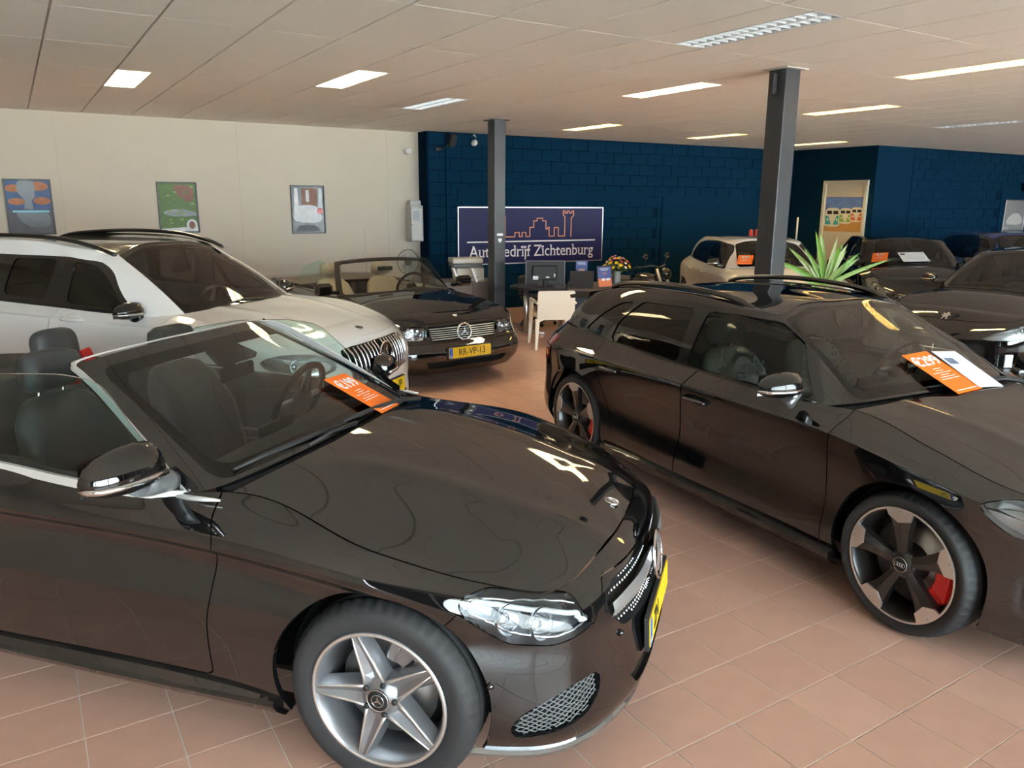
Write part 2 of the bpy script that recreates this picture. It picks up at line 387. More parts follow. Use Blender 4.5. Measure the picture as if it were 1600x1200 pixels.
WHEELS = {}
def wheel(parent, x, y, r, rr, style, name='wheel', cal=None, steer=0.0):
    """x,y: centre of the outer face; y<0 = right hand side. rr: rim radius"""
    w = empty(name); w.parent = parent
    w.location = (x, y, r); w.rotation_euler = (0, 0, (0 if y < 0 else PI)+steer)
    key = (r, rr, style)
    if key in WHEELS:
        for ch in WHEELS[key].children: copy_tree(ch, w)
        return w
    WHEELS[key] = w
    W = .215; seg = 150
    def mod(i, k):
        if k in (5, 6, 7, 14, 15): return -.007 if i % 3 == 0 else 0
        if k in (9, 12): return -.002
        return 0
    b = .010
    prof = [(rr-.004, .02), (rr+.004, .004), (rr+.016, .001), (rr+(r-rr)*.45, -.007), (rr+(r-rr)*.75, -.002), (r-.012, .014), (r-.005, .024), (r-.001, .042),
            (r, .055), (r-.007, .058), (r-.007, .066), (r, .069), (r, W/2-.006), (r-.007, W/2-.003), (r-.001, W/2+.04), (r-.006, W-.02), (r-.03, W), (rr, W-.01)]
    mb = MB(); mb.lathe(prof, seg, mod=mod); mb.build('tyre', M_rubber, w)
    # barrel and lip
    mb = MB(); mb.lathe([(rr+.004, .004), (rr+.002, -.001), (rr-.008, .0), (rr-.014, .008), (rr-.020, .03), (rr-.032, .06), (rr-.036, W-.02), (rr, W-.01)], 72)
    edge = {'star': M_rim, 'rotor': M_rimblk}.get(style, M_rim)
    mb.build('rim_barrel', edge, w)
    mb = MB(); mb.lathe([(rr+.003, .0035), (rr+.001, -.0022), (rr-.007, -.001), (rr-.0135, .0075)], 96); mb.build('rim_lip', M_rimcut, w)
    R2 = Matrix(((1,0,0,0),(0,0,1,0),(0,1,0,0),(0,0,0,1)))   # local xy -> wheel xz, local z -> +y (inward)
    def rotT(a): return Matrix.Rotation(-a, 4, 'Y') @ R2
    hubr = .062
    if style == 'star':
        for k in range(5):
            a = PI/2+.33+2*PI*k/5
            # one spoke: two ridges that close in a point at the rim, hollow groove between
            T = rotT(a)
            def loft(secs, nm, mt):
                v = []; n = len(secs[0]); f = []
                for s_ in secs: v += s_
                for i in range(len(secs)-1):
                    for j in range(n-1):
                        f.append((i*n+j, i*n+j+1, (i+1)*n+j+1, (i+1)*n+j))
                m_ = MB(); m_.add(v, f, False, T); m_.add([(p[0], p[1], p[2]) for p in v], [q[::-1] for q in f], False, T) if False else None
                return m_.build(nm, mt, w)
            xs = [.052, .085, .12, .16, rr-.012]
            hw = [.040, .034, .029, .023, .013]; zt = [.018, .017, .014, .009, .003]; gr = [.012, .014, .012, .009, .002]
            secs = []
            for X, h, z, g in zip(xs, hw, zt, gr):
                secs.append([(X, -h-.014, z+.045), (X, -h, z+.002), (X, -h*.70, z), (X, 0, z+g), (X, h*.70, z), (X, h, z+.002), (X, h+.014, z+.045)])
            loft(secs, 'spoke', M_rim)
            m_ = MB()
            for sg in (-1, 1):
                m_.tube([(X, sg*h*.85, z-.0005) for X, h, z in zip(xs, hw, zt)], [h*.17 for h in hw], 6, T=T)
            m_.build('spoke_edge', M_rimcut, w)
        m_ = MB(); m_.lathe([(.0, .006), (.034, .006), (.040, .010), (.060, .016), (.068, .03), (.075, .07), (.09, .09)], 40)
        m_.build('hub', M_rim, w)
        m_ = MB(); m_.lathe([(.0, .001), (.034, .001), (.037, .005), (.037, .012)], 32); m_.build('hub_cap', M_dark, w)
        m_ = MB(); T = TR((0, 0, 0)) @ R2 @ TR((0, 0, 0)); ring_poly_tube(m_, .0365, .0016, T, y=.002); ring_poly_tube(m_, .021, .0014, T, y=.0005)
        m_.prism(tri_star(.021, 0, .003), -.001, .002, T); m_.build('wheel_badge', M_chrome, w)
    elif style == 'rotor':
        for k in range(5):
            a = PI/2+.10+2*PI*k/5; T = rotT(a); m_ = MB()
            xs = [.045, .10, .16, rr-.052, rr-.012]
            lo = [-.020, -.026, -.034, -.048, -.052]; hi = [.024, .030, .040, .052, .058]; z = [.024, .020, .014, .008, .004]
            v = []; f = []
            for X, l, h, zz in zip(xs, lo, hi, z):
                v += [(X, l, zz+.035), (X, l, zz), (X, (l+h)/2-.004, zz-.006), (X, h, zz), (X, h, zz+.035)]
            for i in range(len(xs)-1):
                for j in range(4): f.append((i*5+j, i*5+j+1, (i+1)*5+j+1, (i+1)*5+j))
            m_.add(v, f, False, T); m_.build('spoke', M_rimblk, w)
            m_ = MB(); m_.prism([(rr-.052, -.049), (rr-.010, -.062), (rr-.001, .0), (rr-.010, .070), (rr-.040, .056), (rr-.066, .010)], -.0015, .010, T)
            m_.build('spoke_tip', M_rimcut, w)
        m_ = MB(); m_.lathe([(.0, .018), (.05, .018), (.062, .028), (.07, .06), (.09, .09)], 32); m_.build('hub', M_rimblk, w)
        m_ = MB(); m_.lathe([(.0, .006), (.030, .006), (.033, .012), (.033, .02)], 32); m_.build('hub_cap', M_dark, w)
        m_ = MB(); ring_poly_tube(m_, .0325, .0016, R2, y=.008); m_.build('cap_ring', M_chrome, w)
        rings_badge('wheel_badge', .046, R2 @ TR((0, 0, .005)), w)
    else:
        for k in range(10 if style == 'multi' else 5):
            n = 10 if style == 'multi' else 5; a = PI/2+2*PI*k/n; T = rotT(a); m_ = MB(); wd = .016 if n == 10 else .032
            m_.prism([(.04, -wd), (rr-.01, -wd*.75), (rr-.01, wd*.75), (.04, wd)], .012, .04, T); m_.build('spoke', M_rim, w)
        m_ = MB(); m_.lathe([(.0, .008), (.05, .010), (.06, .03), (.06, .08)], 24); m_.build('hub', M_rim, w)
    m_ = MB()
    for k in range(5):
        a = PI/2+.33+PI/5+2*PI*k/5; m_.lathe([(0, 0), (.008, 0), (.0095, .004), (.0095, .03)], 10, T=TR((.054*math.cos(a), .005 if style == 'star' else .013, .054*math.sin(a))))
    bo_ = m_.build('wheel_bolt', M_plastic, w); bo_['kind'] = 'stuff'
    m_ = MB(); dr = rr*.72
    m_.lathe([(.07, .085), (.07, .075), (.095, .092), (dr, .092), (dr, .118), (.07, .118)], 60); m_.build('brake_disc', M_disc, w)
    m_ = MB(); m_.lathe([(.0, .14), (rr-.03, .14)], 24); m_.build('back_plate', M_dark, w)
    if cal:
        m_ = MB(); a = cal[1]
        for aa, hh in ((a-.42, .05), (a-.14, .08), (a+.14, .08), (a+.42, .05)):
            m_.box((dr-.010, .072, 0), (.085, .05, hh), T=Matrix.Rotation(-aa, 4, 'Y'), bev=.012)
        m_.box((dr+.014, .060, 0), (.03, .03, .18), T=Matrix.Rotation(-a, 4, 'Y'), bev=.01)
        m_.build('brake_caliper', cal[0], w)
    return w

def seat(parent, x, y, z, m, head=True, quilt=False, hs=1.0, back=.62, badge=None):
    s = empty('seat'); s.parent = parent; s.location = (x, y, z)
    # cushion
    def pad(nm, secs, mt=m):
        n = 14; v = []; f = []
        for (cx, cz, hw, th, an) in secs:      # centre, half width, thickness, angle of the section normal
            for k in range(n):
                a = 2*PI*k/n; c, sn = math.cos(a), math.sin(a)
                q = 2/3.2; py = hw*abs(c)**q*(1 if c > 0 else -1); t = th*abs(sn)**q*(1 if sn > 0 else -1)
                if abs(py) > hw*.62 and t > 0: t += th*.45
                v.append((cx+t*math.cos(an), py, cz+t*math.sin(an)))
        for i in range(len(secs)-1):
            for k in range(n): f.append((i*n+k, i*n+(k+1) % n, (i+1)*n+(k+1) % n, (i+1)*n+k))
        f += [tuple(range(n))[::-1], tuple((len(secs)-1)*n+k for k in range(n))]
        b = MB(); b.add(v, f, True); return b.build(nm, mt, s)
    pad('cushion', [(.28, -.02, .20, .02, 1.5), (.27, .0, .24, .055, 1.5), (.1, .01, .255, .07, 1.5), (-.12, -.01, .25, .07, 1.45), (-.2, -.02, .22, .05, 1.4)])
    h = back
    pad('backrest', [(-.20, .0, .22, .05, .2), (-.23, h*.25, .25, .062, .2), (-.29, h*.6, .26, .06, .2), (-.36, h*.86, .215, .05, .2), (-.40, h*.97, .15, .04, .2), (-.41, h, .10, .02, .2)])
    if quilt:
        b = MB()
        for sg in (-1, 1):
            for i in range(11):
                for j in range(4):
                    zz = h*.20+i*.041; yy = sg*(.115+(j+(i % 2)*.5)*.031)
                    if abs(yy) > np.interp(zz/h, [0, .25, .6, .86, .97], [.20, .23, .235, .185, .12]): continue
                    xx = -.235-.14*(zz-h*.25)/h*1.25+.062+(.048 if abs(yy) > .155 else .020)
                    b.add([(xx+.008, yy, zz), (xx-.003, yy-.0155, zz), (xx-.003, yy, zz+.024), (xx-.003, yy+.0155, zz), (xx-.003, yy, zz-.024)], [(0,1,2),(0,2,3),(0,3,4),(0,4,1)])
        o = b.build('quilted_panel', m, s)
    if head:
        hd = pad('headrest', [(-.405*1.0, h+.025, .10, .03, .1), (-.40, h+.05, .13, .05, .1), (-.40, h+.11, .135, .055, .1), (-.41, h+.165, .12, .045, .1), (-.415, h+.185, .08, .02, .1)])
        b = MB()
        for sg in (-1, 1): b.tube([(-.40, sg*.06, h-.06), (-.40, sg*.06, h+.06)], .007, 6)
        b.build('headrest_post', M_chrome, s)
    if badge:
        xx = -.235-.14*(h*.72-h*.25)/h*1.25+.062+.018
        b = MB(); b.tube([(xx, .04, h*.66), (xx, .04, h*.72), (xx, -.03, h*.74), (xx, -.03, h*.68)], .003, 5, True); b.build('seat_emblem', M_ink, s)
    return s

def steering(parent, x, y, z, tilt=.42, r=.185, badge='star', m=None):
    o = empty('steering_wheel'); o.parent = parent; o.location = (x, y, z); o.rotation_euler = (0, -(PI/2-tilt), PI)  # local z towards driver
    o.rotation_euler = (0, -PI/2+tilt, 0)
    b = MB(); b.tube([(r*math.cos(a*PI/20), r*math.sin(a*PI/20), 0) for a in range(40)], .0165, 8, True); b.build('wheel_rim', M_gloss, o)
    b = MB(); b.sphere((0, 0, -.01), (.06, .075, .035)); b.build('airbag_pad', M_dash, o)
    b = MB()
    for a in (0, PI, -PI/2):
        c, s_ = math.cos(a+PI/2), math.sin(a+PI/2)
        b.tube([(.05*c, .05*s_, -.01), (r*c, r*s_, 0)], [.02, .012], 6)
    b.build('wheel_spokes', M_alu, o)
    return o

def plate(parent, txt, T, w=.52, h=.11, name='number_plate', dx=0.0):
    p = empty(name); p.parent = parent
    b = MB(); b.prism(rpoly([(-w/2, -h/2), (w/2, -h/2), (w/2, h/2), (-w/2, h/2)], .012), -.004, 0, T); b.build('plate_panel', M_yellow, p)
    b = MB(); b.prism([(-w/2+.004, -h/2+.004), (-w/2+.045, -h/2+.004), (-w/2+.045, h/2-.004), (-w/2+.004, h/2-.004)], 0, .0012, T); b.build('country_band', M_platebl, p)
    text_obj('country_letters', 'NL', .026, T @ TR((-w/2+.0245, -h/2+.022, .0018)), M_white, p)
    text_obj('plate_letters', txt, .098, T @ TR((.022+dx, 0, .0012)), M_ink, p, sx=.86, ext=.001)
    b = MB(); b.prism(rpoly([(-w/2-.012, -h/2-.012), (w/2+.012, -h/2-.012), (w/2+.012, h/2+.012), (-w/2-.012, h/2+.012)], .012), -.02, -.0045, T); b.build('plate_holder', M_plastic, p)
    return p

def mirror(parent, loc, sg, m=None, strip=True, yaw=0.0, sc=1.0, foot=None, foot_m=None):
    o = empty('wing_mirror'); o.parent = parent; o.location = loc; o.scale = (sc, sc, sc)
    # head: sections across y from inside (0) to outer tip
    n = 20; secs = [(0.0, .5, .6), (.02, .86, .92), (.07, 1, 1), (.12, .99, .95), (.17, .88, .80), (.205, .66, .56), (.222, .30, .25)]
    v = []; f = []
    for (yy, a_, b_) in secs:
        for k in range(n):
            t = 2*PI*k/n; c, s_ = math.cos(t), math.sin(t)
            X = (.075*c if c > 0 else .035*c)*a_; Z = (.075*s_ if s_ > 0 else .058*s_)*b_
            v.append((X-.0-.12*yy, sg*yy, Z+.004))
    for i in range(len(secs)-1):
        for k in range(n): f.append((i*n+k, i*n+(k+1) % n, (i+1)*n+(k+1) % n, (i+1)*n+k))
    f += [tuple(range(n))[::-1], tuple((len(secs)-1)*n+k for k in range(n))]
    b = MB(); b.add(v, f, True); b.build('mirror_housing', m or M_black, o)
    b = MB(); b.add([(-.042-.12*yy, sg*yy, zz) for yy in (.02, .19) for zz in (-.045, .06)], [(0,1,3,2)]); b.build('mirror_glass', M_chrome, o)
    if strip:
        pts = []
        for (yy, a_, b_) in secs[1:]:
            pts.append((.0765*a_-.12*yy, sg*yy, -.008))
        pts.append((-.03, sg*.224, -.008))
        b = MB(); b.tube(pts, [.009]*(len(pts)-1)+[.005], 8); b.build('indicator_strip', M_silverr, o)
    f0 = foot or (-.01, -sg*.07, -.055)
    b = MB(); b.tube([(.0, sg*.06, -.03), (-.005, sg*.01, -.05), f0, (f0[0], f0[1]-sg*.02, f0[2]-.01)], [.045, .042, .034, .030], 12); b.build('mirror_foot', foot_m or M_plastic, o)
    return o

def price_card(T, w, h, label, price='', sub=True, extra=None, name='price_card', m=None, group=None):
    o = empty(name, label=label, cat='price card' if (m or M_orange) is M_orange else 'sheet', group=group)
    o.matrix_world = T; I = Matrix.Identity(4)
    b = MB(); b.box((0, 0, 0), (w, h, .002)); b.build('card_sheet', m or M_orange, o)
    if price: text_obj('price_figures', price, h*.30, TR((-w*.0, h*.27, .0016)), M_white, o, ext=.0004, bold=.0022)
    if sub:
        b = MB()
        rows = 6
        for i in range(rows):
            y = h*.08-i*h*.05; wd = (w*.34, w*.6, w*.7)[i % 3] if i > 1 else w*.3
            b.box((-w*.02, y, .0016), (wd, h*.010, .0006))
        b.box((0, -h*.44, .0016), (w*.8, h*.014, .0006)); b.build('printed_lines', M_white if (m or M_orange) is M_orange else M_ink, o)
    return o

class Car: pass
def build_body(name, loc, rz, sp, label, cat='car', group=None):
    C = Car(); root = empty(name, (loc[0], loc[1], 0), rz, label, cat, group); C.root = root; C.sp = sp
    O = np.array(sp['outline'], float); Z = np.array(sp['z'], float); I = np.array(sp['inset'], float); n = len(O)
    Of = np.vstack([O[::-1][:-1]*[1, -1], O]); m = len(Of)           # right rear .. nose .. left rear
    Tf = np.zeros(m); d = np.hypot(*(Of[1:]-Of[:-1]).T); Tf[1:] = np.cumsum(d); Tf -= Tf[n-1]
    tan = np.gradient(Of, axis=0); tan[1:-1] = (Of[2:]-Of[:-2]); tan[0] = (0, -1); tan[-1] = (0, -1); tan[0] = tan[-1] = (0, 1)
    # outward normal = tangent turned; travelling right rear -> nose -> left rear
    nr = np.stack([tan[:,1], -tan[:,0]], 1); nr /= np.linalg.norm(nr, axis=1, keepdims=True); nr[0] = (-1, 0); nr[-1] = (-1, 0); nr[n-1] = (1, 0)
    Zf = np.hstack([Z[:, ::-1][:, :-1], Z]); If = np.hstack([I[:, ::-1][:, :-1], I]); R = len(Z)
    P = np.zeros((R, m, 3))
    for r in range(R):
        P[r,:,0] = Of[:,0]-nr[:,0]*If[r]; P[r,:,1] = Of[:,1]-nr[:,1]*If[r]; P[r,:,2] = Zf[r]
    # pad for smooth tails
    pre = P[:, 1:2]*[1, -1, 1]; post = P[:, -2:-1]*[1, -1, 1]
    Pp = np.concatenate([pre, P, post], 1); Tp = np.concatenate([[2*Tf[0]-Tf[1]], Tf, [2*Tf[-1]-Tf[-2]]])
    st = sp.get('step', .03); te = np.unique(np.concatenate([np.linspace(Tf[i], Tf[i+1], max(2, int(round((Tf[i+1]-Tf[i])/st)))+1) for i in range(m-1)]))
    G = hermite(Tp, Pp.transpose(1, 0, 2), te).transpose(1, 0, 2)
    rows = np.arange(R, dtype=float); re = seg_params(R, sp.get('rsub', 7)); G2 = hermite(rows, G, re)
    C.T = Tf; C.colT = Tf[n-1:]                  # arc length of each half column
    C.side = grid_pm(G2, te, re); C.te = te; C.top = G2[-1]; C.R = R
    def topcurve(t): 
        t = np.atleast_1d(t); return np.stack([np.interp(t, te, C.top[:,k]) for k in range(3)], 1)
    C.topcurve = topcurve
    return C
def coons(F, S, B, crown=0.0, p=2.0, nu=40, nv=16, flip=True, cfun=None):
    """F centre->corner front, S corner->back, B centre->back corner; mirrored to a full patch"""
    def rs(X, n):
        X = np.asarray(X, float); d = np.concatenate([[0], np.cumsum(np.linalg.norm(X[1:]-X[:-1], axis=1))]); t = np.linspace(0, d[-1], n)
        return np.stack([np.interp(t, d, X[:,k]) for k in range(3)], 1)
    F, B, S = rs(F, nv+1), rs(B, nv+1), rs(S, nu+1); u = np.linspace(0, 1, nu+1)[:, None]; v = np.linspace(0, 1, nv+1)
    lC = (1-u)*F[0]+u*B[0]; lS = (1-u)*F[-1]+u*B[-1]; Cc = lC.copy()
    Cc[:,2] += crown*4*(u*(1-u))[:,0] if cfun is None else cfun(u[:,0])
    P = np.zeros((nv+1, nu+1, 3))
    for j in range(nv+1):
        g = v[j]**p; P[j] = (1-u)*F[j]+u*B[j]+(1-g)*(Cc-lC)+g*(S-lS)
    full = np.concatenate([P[::-1]*[1, -1, 1], P[1:]], 0)
    return grid_pm(full, np.linspace(0, 1, nu+1), np.concatenate([-v[::-1], v[1:]]), flip)
def greenhouse(C, GB, GT, bulge=.02, rs=.03, rise=.02, roofin=.05, ncol=None):
    GB = np.array(GB, float); GT = np.array(GT, float); n = len(GB)
    bf = np.vstack([GB[::-1][:-1]*[1,-1,1], GB]); tf = np.vstack([GT[::-1][:-1]*[1,-1,1], GT]); m = len(bf)
    tan = np.zeros((m, 2)); mid = (bf+tf)[:, :2]/2; tan[1:-1] = mid[2:]-mid[:-2]; tan[0] = tan[-1] = (0, 1)
    if abs(mid[0][1]) > .01: tan[0] = mid[1]-mid[0]; tan[-1] = mid[-1]-mid[-2]
    nr = np.stack([tan[:,1], -tan[:,0]], 1); nr /= np.linalg.norm(nr, axis=1, keepdims=True)
    if abs(mid[0][1]) < .01: nr[0] = (-1, 0); nr[-1] = (-1, 0)
    nr[n-1] = (1, 0)
    n3 = np.hstack([nr, np.zeros((m, 1))]); up = np.array([0, 0, 1.])
    P = np.stack([bf, bf*.67+tf*.33+n3*bulge+up*bulge*.3, bf*.33+tf*.67+n3*bulge+up*bulge*.3, tf, tf-n3*roofin*.5+up*rise*.75, tf-n3*roofin+up*rise])
    T = np.concatenate([[0], np.cumsum(np.hypot(*(mid[1:]-mid[:-1]).T))]); T -= T[n-1]
    te = np.unique(np.concatenate([np.linspace(T[i], T[i+1], max(2, int(round((T[i+1]-T[i])/rs)))+1) for i in range(m-1)]))
    if abs(mid[0][1]) < .01:
        pre = P[:, 1:2]*[1,-1,1]; post = P[:, -2:-1]*[1,-1,1]
        Pp = np.concatenate([pre, P, post], 1); Tp = np.concatenate([[2*T[0]-T[1]], T, [2*T[-1]-T[-2]]])
    else: Pp, Tp = P, T
    G = hermite(Tp, Pp.transpose(1,0,2), te).transpose(1,0,2); re = seg_params(6, 6); G2 = hermite(np.arange(6.), G, re)
    C.gh = grid_pm(G2, te, re); C.ght = T[n-1:]; C.gte = te; C.gtop = G2[-1]
    return C
def roof_patch(C, icorner_f, icorner_r, crown=.03, nu=40, nv=14):
    t = C.gte; top = C.gtop; cf, crr = C.ght[icorner_f], C.ght[icorner_r]
    h = (t >= -1e-9); tt = t[h]; tp = top[h]
    F = tp[tt <= cf+1e-6]; S = tp[(tt >= cf-1e-6) & (tt <= crr+1e-6)]; B = tp[tt >= crr-1e-6][::-1]
    return coons(F, S, B, crown, 2.2, nu, nv)
def uz(pm): return np.abs(pm.A[:,0]), pm.V[:,2]
def rbox(X, Y, x0, x1, y0, y1, r):
    cx, cy, hx, hy = (x0+x1)/2, (y0+y1)/2, (x1-x0)/2-r, (y1-y0)/2-r
    qx, qy = np.abs(X-cx)-hx, np.abs(Y-cy)-hy
    return np.hypot(np.maximum(qx, 0), np.maximum(qy, 0))+np.minimum(np.maximum(qx, qy), 0)-r
def cutout(pm, f, gap=.003):
    """splits a patch; returns (piece, rest) with a gap between them"""
    a, _ = clip(pm, f+gap/2); b, rest = clip(pm, f-gap/2); return a, rest
def wheel_wells(C, arches, yin=.50, yout=.80):
    for (x, z, r) in arches:
        for sg in (-1, 1):
            b = MB(); b.lathe([(r+.004, sg*yout), (r+.012, sg*(yout-.03)), (r+.012, sg*yin), (.02, sg*yin)], 28, T=TR((x, 0, z)), a0=-.42, a1=PI+.42)
            b.build('wheel_arch_liner', M_dark, C.root)
def body_finish(C, m, doors=(), fuel=False):
    pass
# ---- shared car details
def surf_pt(pm, U, Z, sg=-1, out=0.0):
    """point of a side patch near arc length U (abs) and height Z on one side"""
    d = (pm.A[:,0]-sg*U)**2+(pm.V[:,2]-Z)**2*1.0
    k = np.argsort(d)[:4]; w_ = 1/(d[k]+1e-6); w_ /= w_.sum()
    p = (pm.V[k]*w_[:,None]).sum(0); n = (pm.N[k]*w_[:,None]).sum(0); n /= np.linalg.norm(n)
    return Vector(p+n*out), Vector(n)
def toU(pm, P):
    out = []
    for p in P:
        q = np.array([p[0], -abs(p[1]), p[2]]); k = np.argmin(((pm.V-q)**2).sum(1)); out.append((abs(pm.A[k,0]), p[2]))
    return out
def Ux(C, x):
    """arc length where the side outline passes position x"""
    O = np.array(C.sp['outline']); T = C.colT; return float(np.interp(-x, -O[:,0], T))
def both(fn):
    for sg in (-1, 1): fn(sg)
def headlight(C, S, S0, polyU, m_in=None, balls=(), strip=None, depth=.06, lens=None, name='headlight', rim=None, ballr=.045, ball_m=None):
    f = sdp(np.array(polyU), *uz(S)); a, S = cutout(S, f, .004)
    for sg in (-1, 1):
        e = empty(name); e.parent = C.root
        p = a.side(sg)
        pm_obj(p, 'lens', lens or G_lens, e, 0)
        if rim: pm_obj(cutring(p, polyU), 'lamp_rim', rim, e, 0, .001)
        pm_obj(p, 'lamp_housing', m_in or M_plastic, e, .0, -depth)
        q = clip(p, sdp(np.array(polyU), *uz(p))+.0)[0]
        b = MB(); n = len(polyU)                      # side walls of the housing
        top = [surf_pt(S0, u, z, sg, -.002) for u, z in polyU]; v = [t[0] for t in top]+[t[0]-t[1]*(depth+.002) for t in top]
        b.add(v, [(i, (i+1) % n, n+(i+1) % n, n+i) for i in range(n)], True); b.build('lamp_wall', m_in or M_plastic, e)
        for (u, z, r_) in balls:
            pt, nn = surf_pt(S0, u, z, sg, -depth*.75); dirv = Vector((1, -.0*sg, 0)).lerp(nn, .5).normalized()
            T = frame_T(pt, dirv.cross(Vector((0, 0, 1))), Vector((0, 0, 1)))
            T = Matrix((dirv.cross(Vector((0,0,1))).normalized(), dirv, dirv.cross(Vector((0,0,1))).normalized().cross(dirv))).transposed().to_4x4(); T.translation = pt
            b = MB(); b.lathe([(r_*.30, -.03), (r_*.7, -.02), (r_*.95, .0), (r_, .018), (r_*.97, .02)], 24, T=T); b.build('reflector_bowl', M_silverr, e)
            b = MB(); b.sphere((0, -.012, 0), (r_*.5, r_*.42, r_*.5), 16, 10, T=T); b.build('projector_lens', ball_m or M_silverr, e)
        if strip:
            for k_, st in enumerate(strip):
                pts = [surf_pt(S0, u, z, sg, -.018)[0] for u, z in cp(st[0], 6, False)]
                b = MB(); b.tube(pts, st[1], 8); b.build('light_strip', M_led if len(st) < 3 else st[2], e)
    return S
def cutring(p, polyU, w=.008):
    return clip(p, -(sdp(np.array(polyU), *uz(p))+w))[0]
def front_cut(C, S, poly, name, m, depth=.03, gap=.002, xmin=.3, parent=None, surf=None):
    """opening in the nose given by (|y|, z); returns rest and the piece"""
    f = np.maximum(sdp(np.array(poly), np.abs(S.V[:,1]), S.V[:,2]), xmin-S.V[:,0]); a, S2 = cutout(S, f, gap)
    e = empty(name); e.parent = parent or C.root
    pm_obj(a, 'back_panel', m, e, 0, -depth)
    rim = PM(a.V, a.N, a.A, a.F)
    # inner wall
    E = {}
    for q in a.F.tolist():
        q = [x for x in q if x >= 0]
        for k in range(len(q)):
            k2 = (q[k], q[(k+1) % len(q)]); kk = (min(k2), max(k2)); E[kk] = None if kk in E else k2
    E = [x for x in E.values() if x]
    b = MB(); 
    for i, j in E: b.add([a.V[i], a.V[j], a.V[j]-a.N[j]*depth, a.V[i]-a.N[i]*depth], [(0,1,2,3)])
    b.build('opening_wall', m, e)['kind'] = 'stuff'
    return S2, a, e
def nose_x(S0, y, z):
    q = S0.V; d = (np.abs(q[:,1])-abs(y))**2+(q[:,2]-z)**2+np.where(q[:,0] < .1, 9, 0); k = np.argsort(d)[:3]; w_ = 1/(d[k]+1e-7); w_ /= w_.sum()
    return float((q[k,0]*w_).sum()), (q[k].T*0).sum()
def nose_pt(S0, y, z, out=0.0):
    q = S0.V; d = (q[:,1]-y)**2+(q[:,2]-z)**2+np.where(q[:,0] < .1, 9, 0); k = np.argsort(d)[:3]; w_ = 1/(d[k]+1e-7); w_ /= w_.sum()
    n = (S0.N[k]*w_[:,None]).sum(0); n /= np.linalg.norm(n); p = (q[k]*w_[:,None]).sum(0); return Vector((p[0], y, z))+Vector(n)*out, Vector(n)
def belt_strip(C, x0, x1, m, name='belt_trim', w=.011, h=.014, inset=.0, drop=.0, sides=(-1, 1), n=40):
    t = C.colT; T = np.linspace(Ux(C, x0), Ux(C, x1), n); P = C.topcurve(T)
    for sg in sides:
        b = MB(); v = []
        for p in P:
            y = (p[1]-inset)*sg; v += [(p[0], y+sg*w, p[2]-h+drop), (p[0], y+sg*w*.4, p[2]+h*.6+drop), (p[0], y-sg*w, p[2]+h*.6+drop), (p[0], y-sg*w, p[2]-h+drop)]
        f = [(i*4+k, i*4+(k+1) % 4, (i+1)*4+(k+1) % 4, (i+1)*4+k) for i in range(n-1) for k in range(4)]+[(0,1,2,3), ((n-1)*4+3, (n-1)*4+2, (n-1)*4+1, (n-1)*4)]
        b.add(v, f); b.build(name, m, C.root)
def ledge(C, x0, x1, w, m, name='inner_ledge', n=50, dz=-.01):
    T = np.linspace(Ux(C, x0), Ux(C, x1), n); P = C.topcurve(T)
    for sg in (-1, 1):
        b = MB(); v = []
        for p in P: v += [(p[0], p[1]*sg, p[2]), (p[0], (p[1]-w*.4)*sg, p[2]+.008), (p[0], (p[1]-w)*sg, p[2]+dz), (p[0], (p[1]-w)*sg, p[2]-.35)]
        b.add(v, [(i*4+k, i*4+k+1, (i+1)*4+k+1, (i+1)*4+k) for i in range(n-1) for k in range(3)], True); b.build(name, m, C.root)
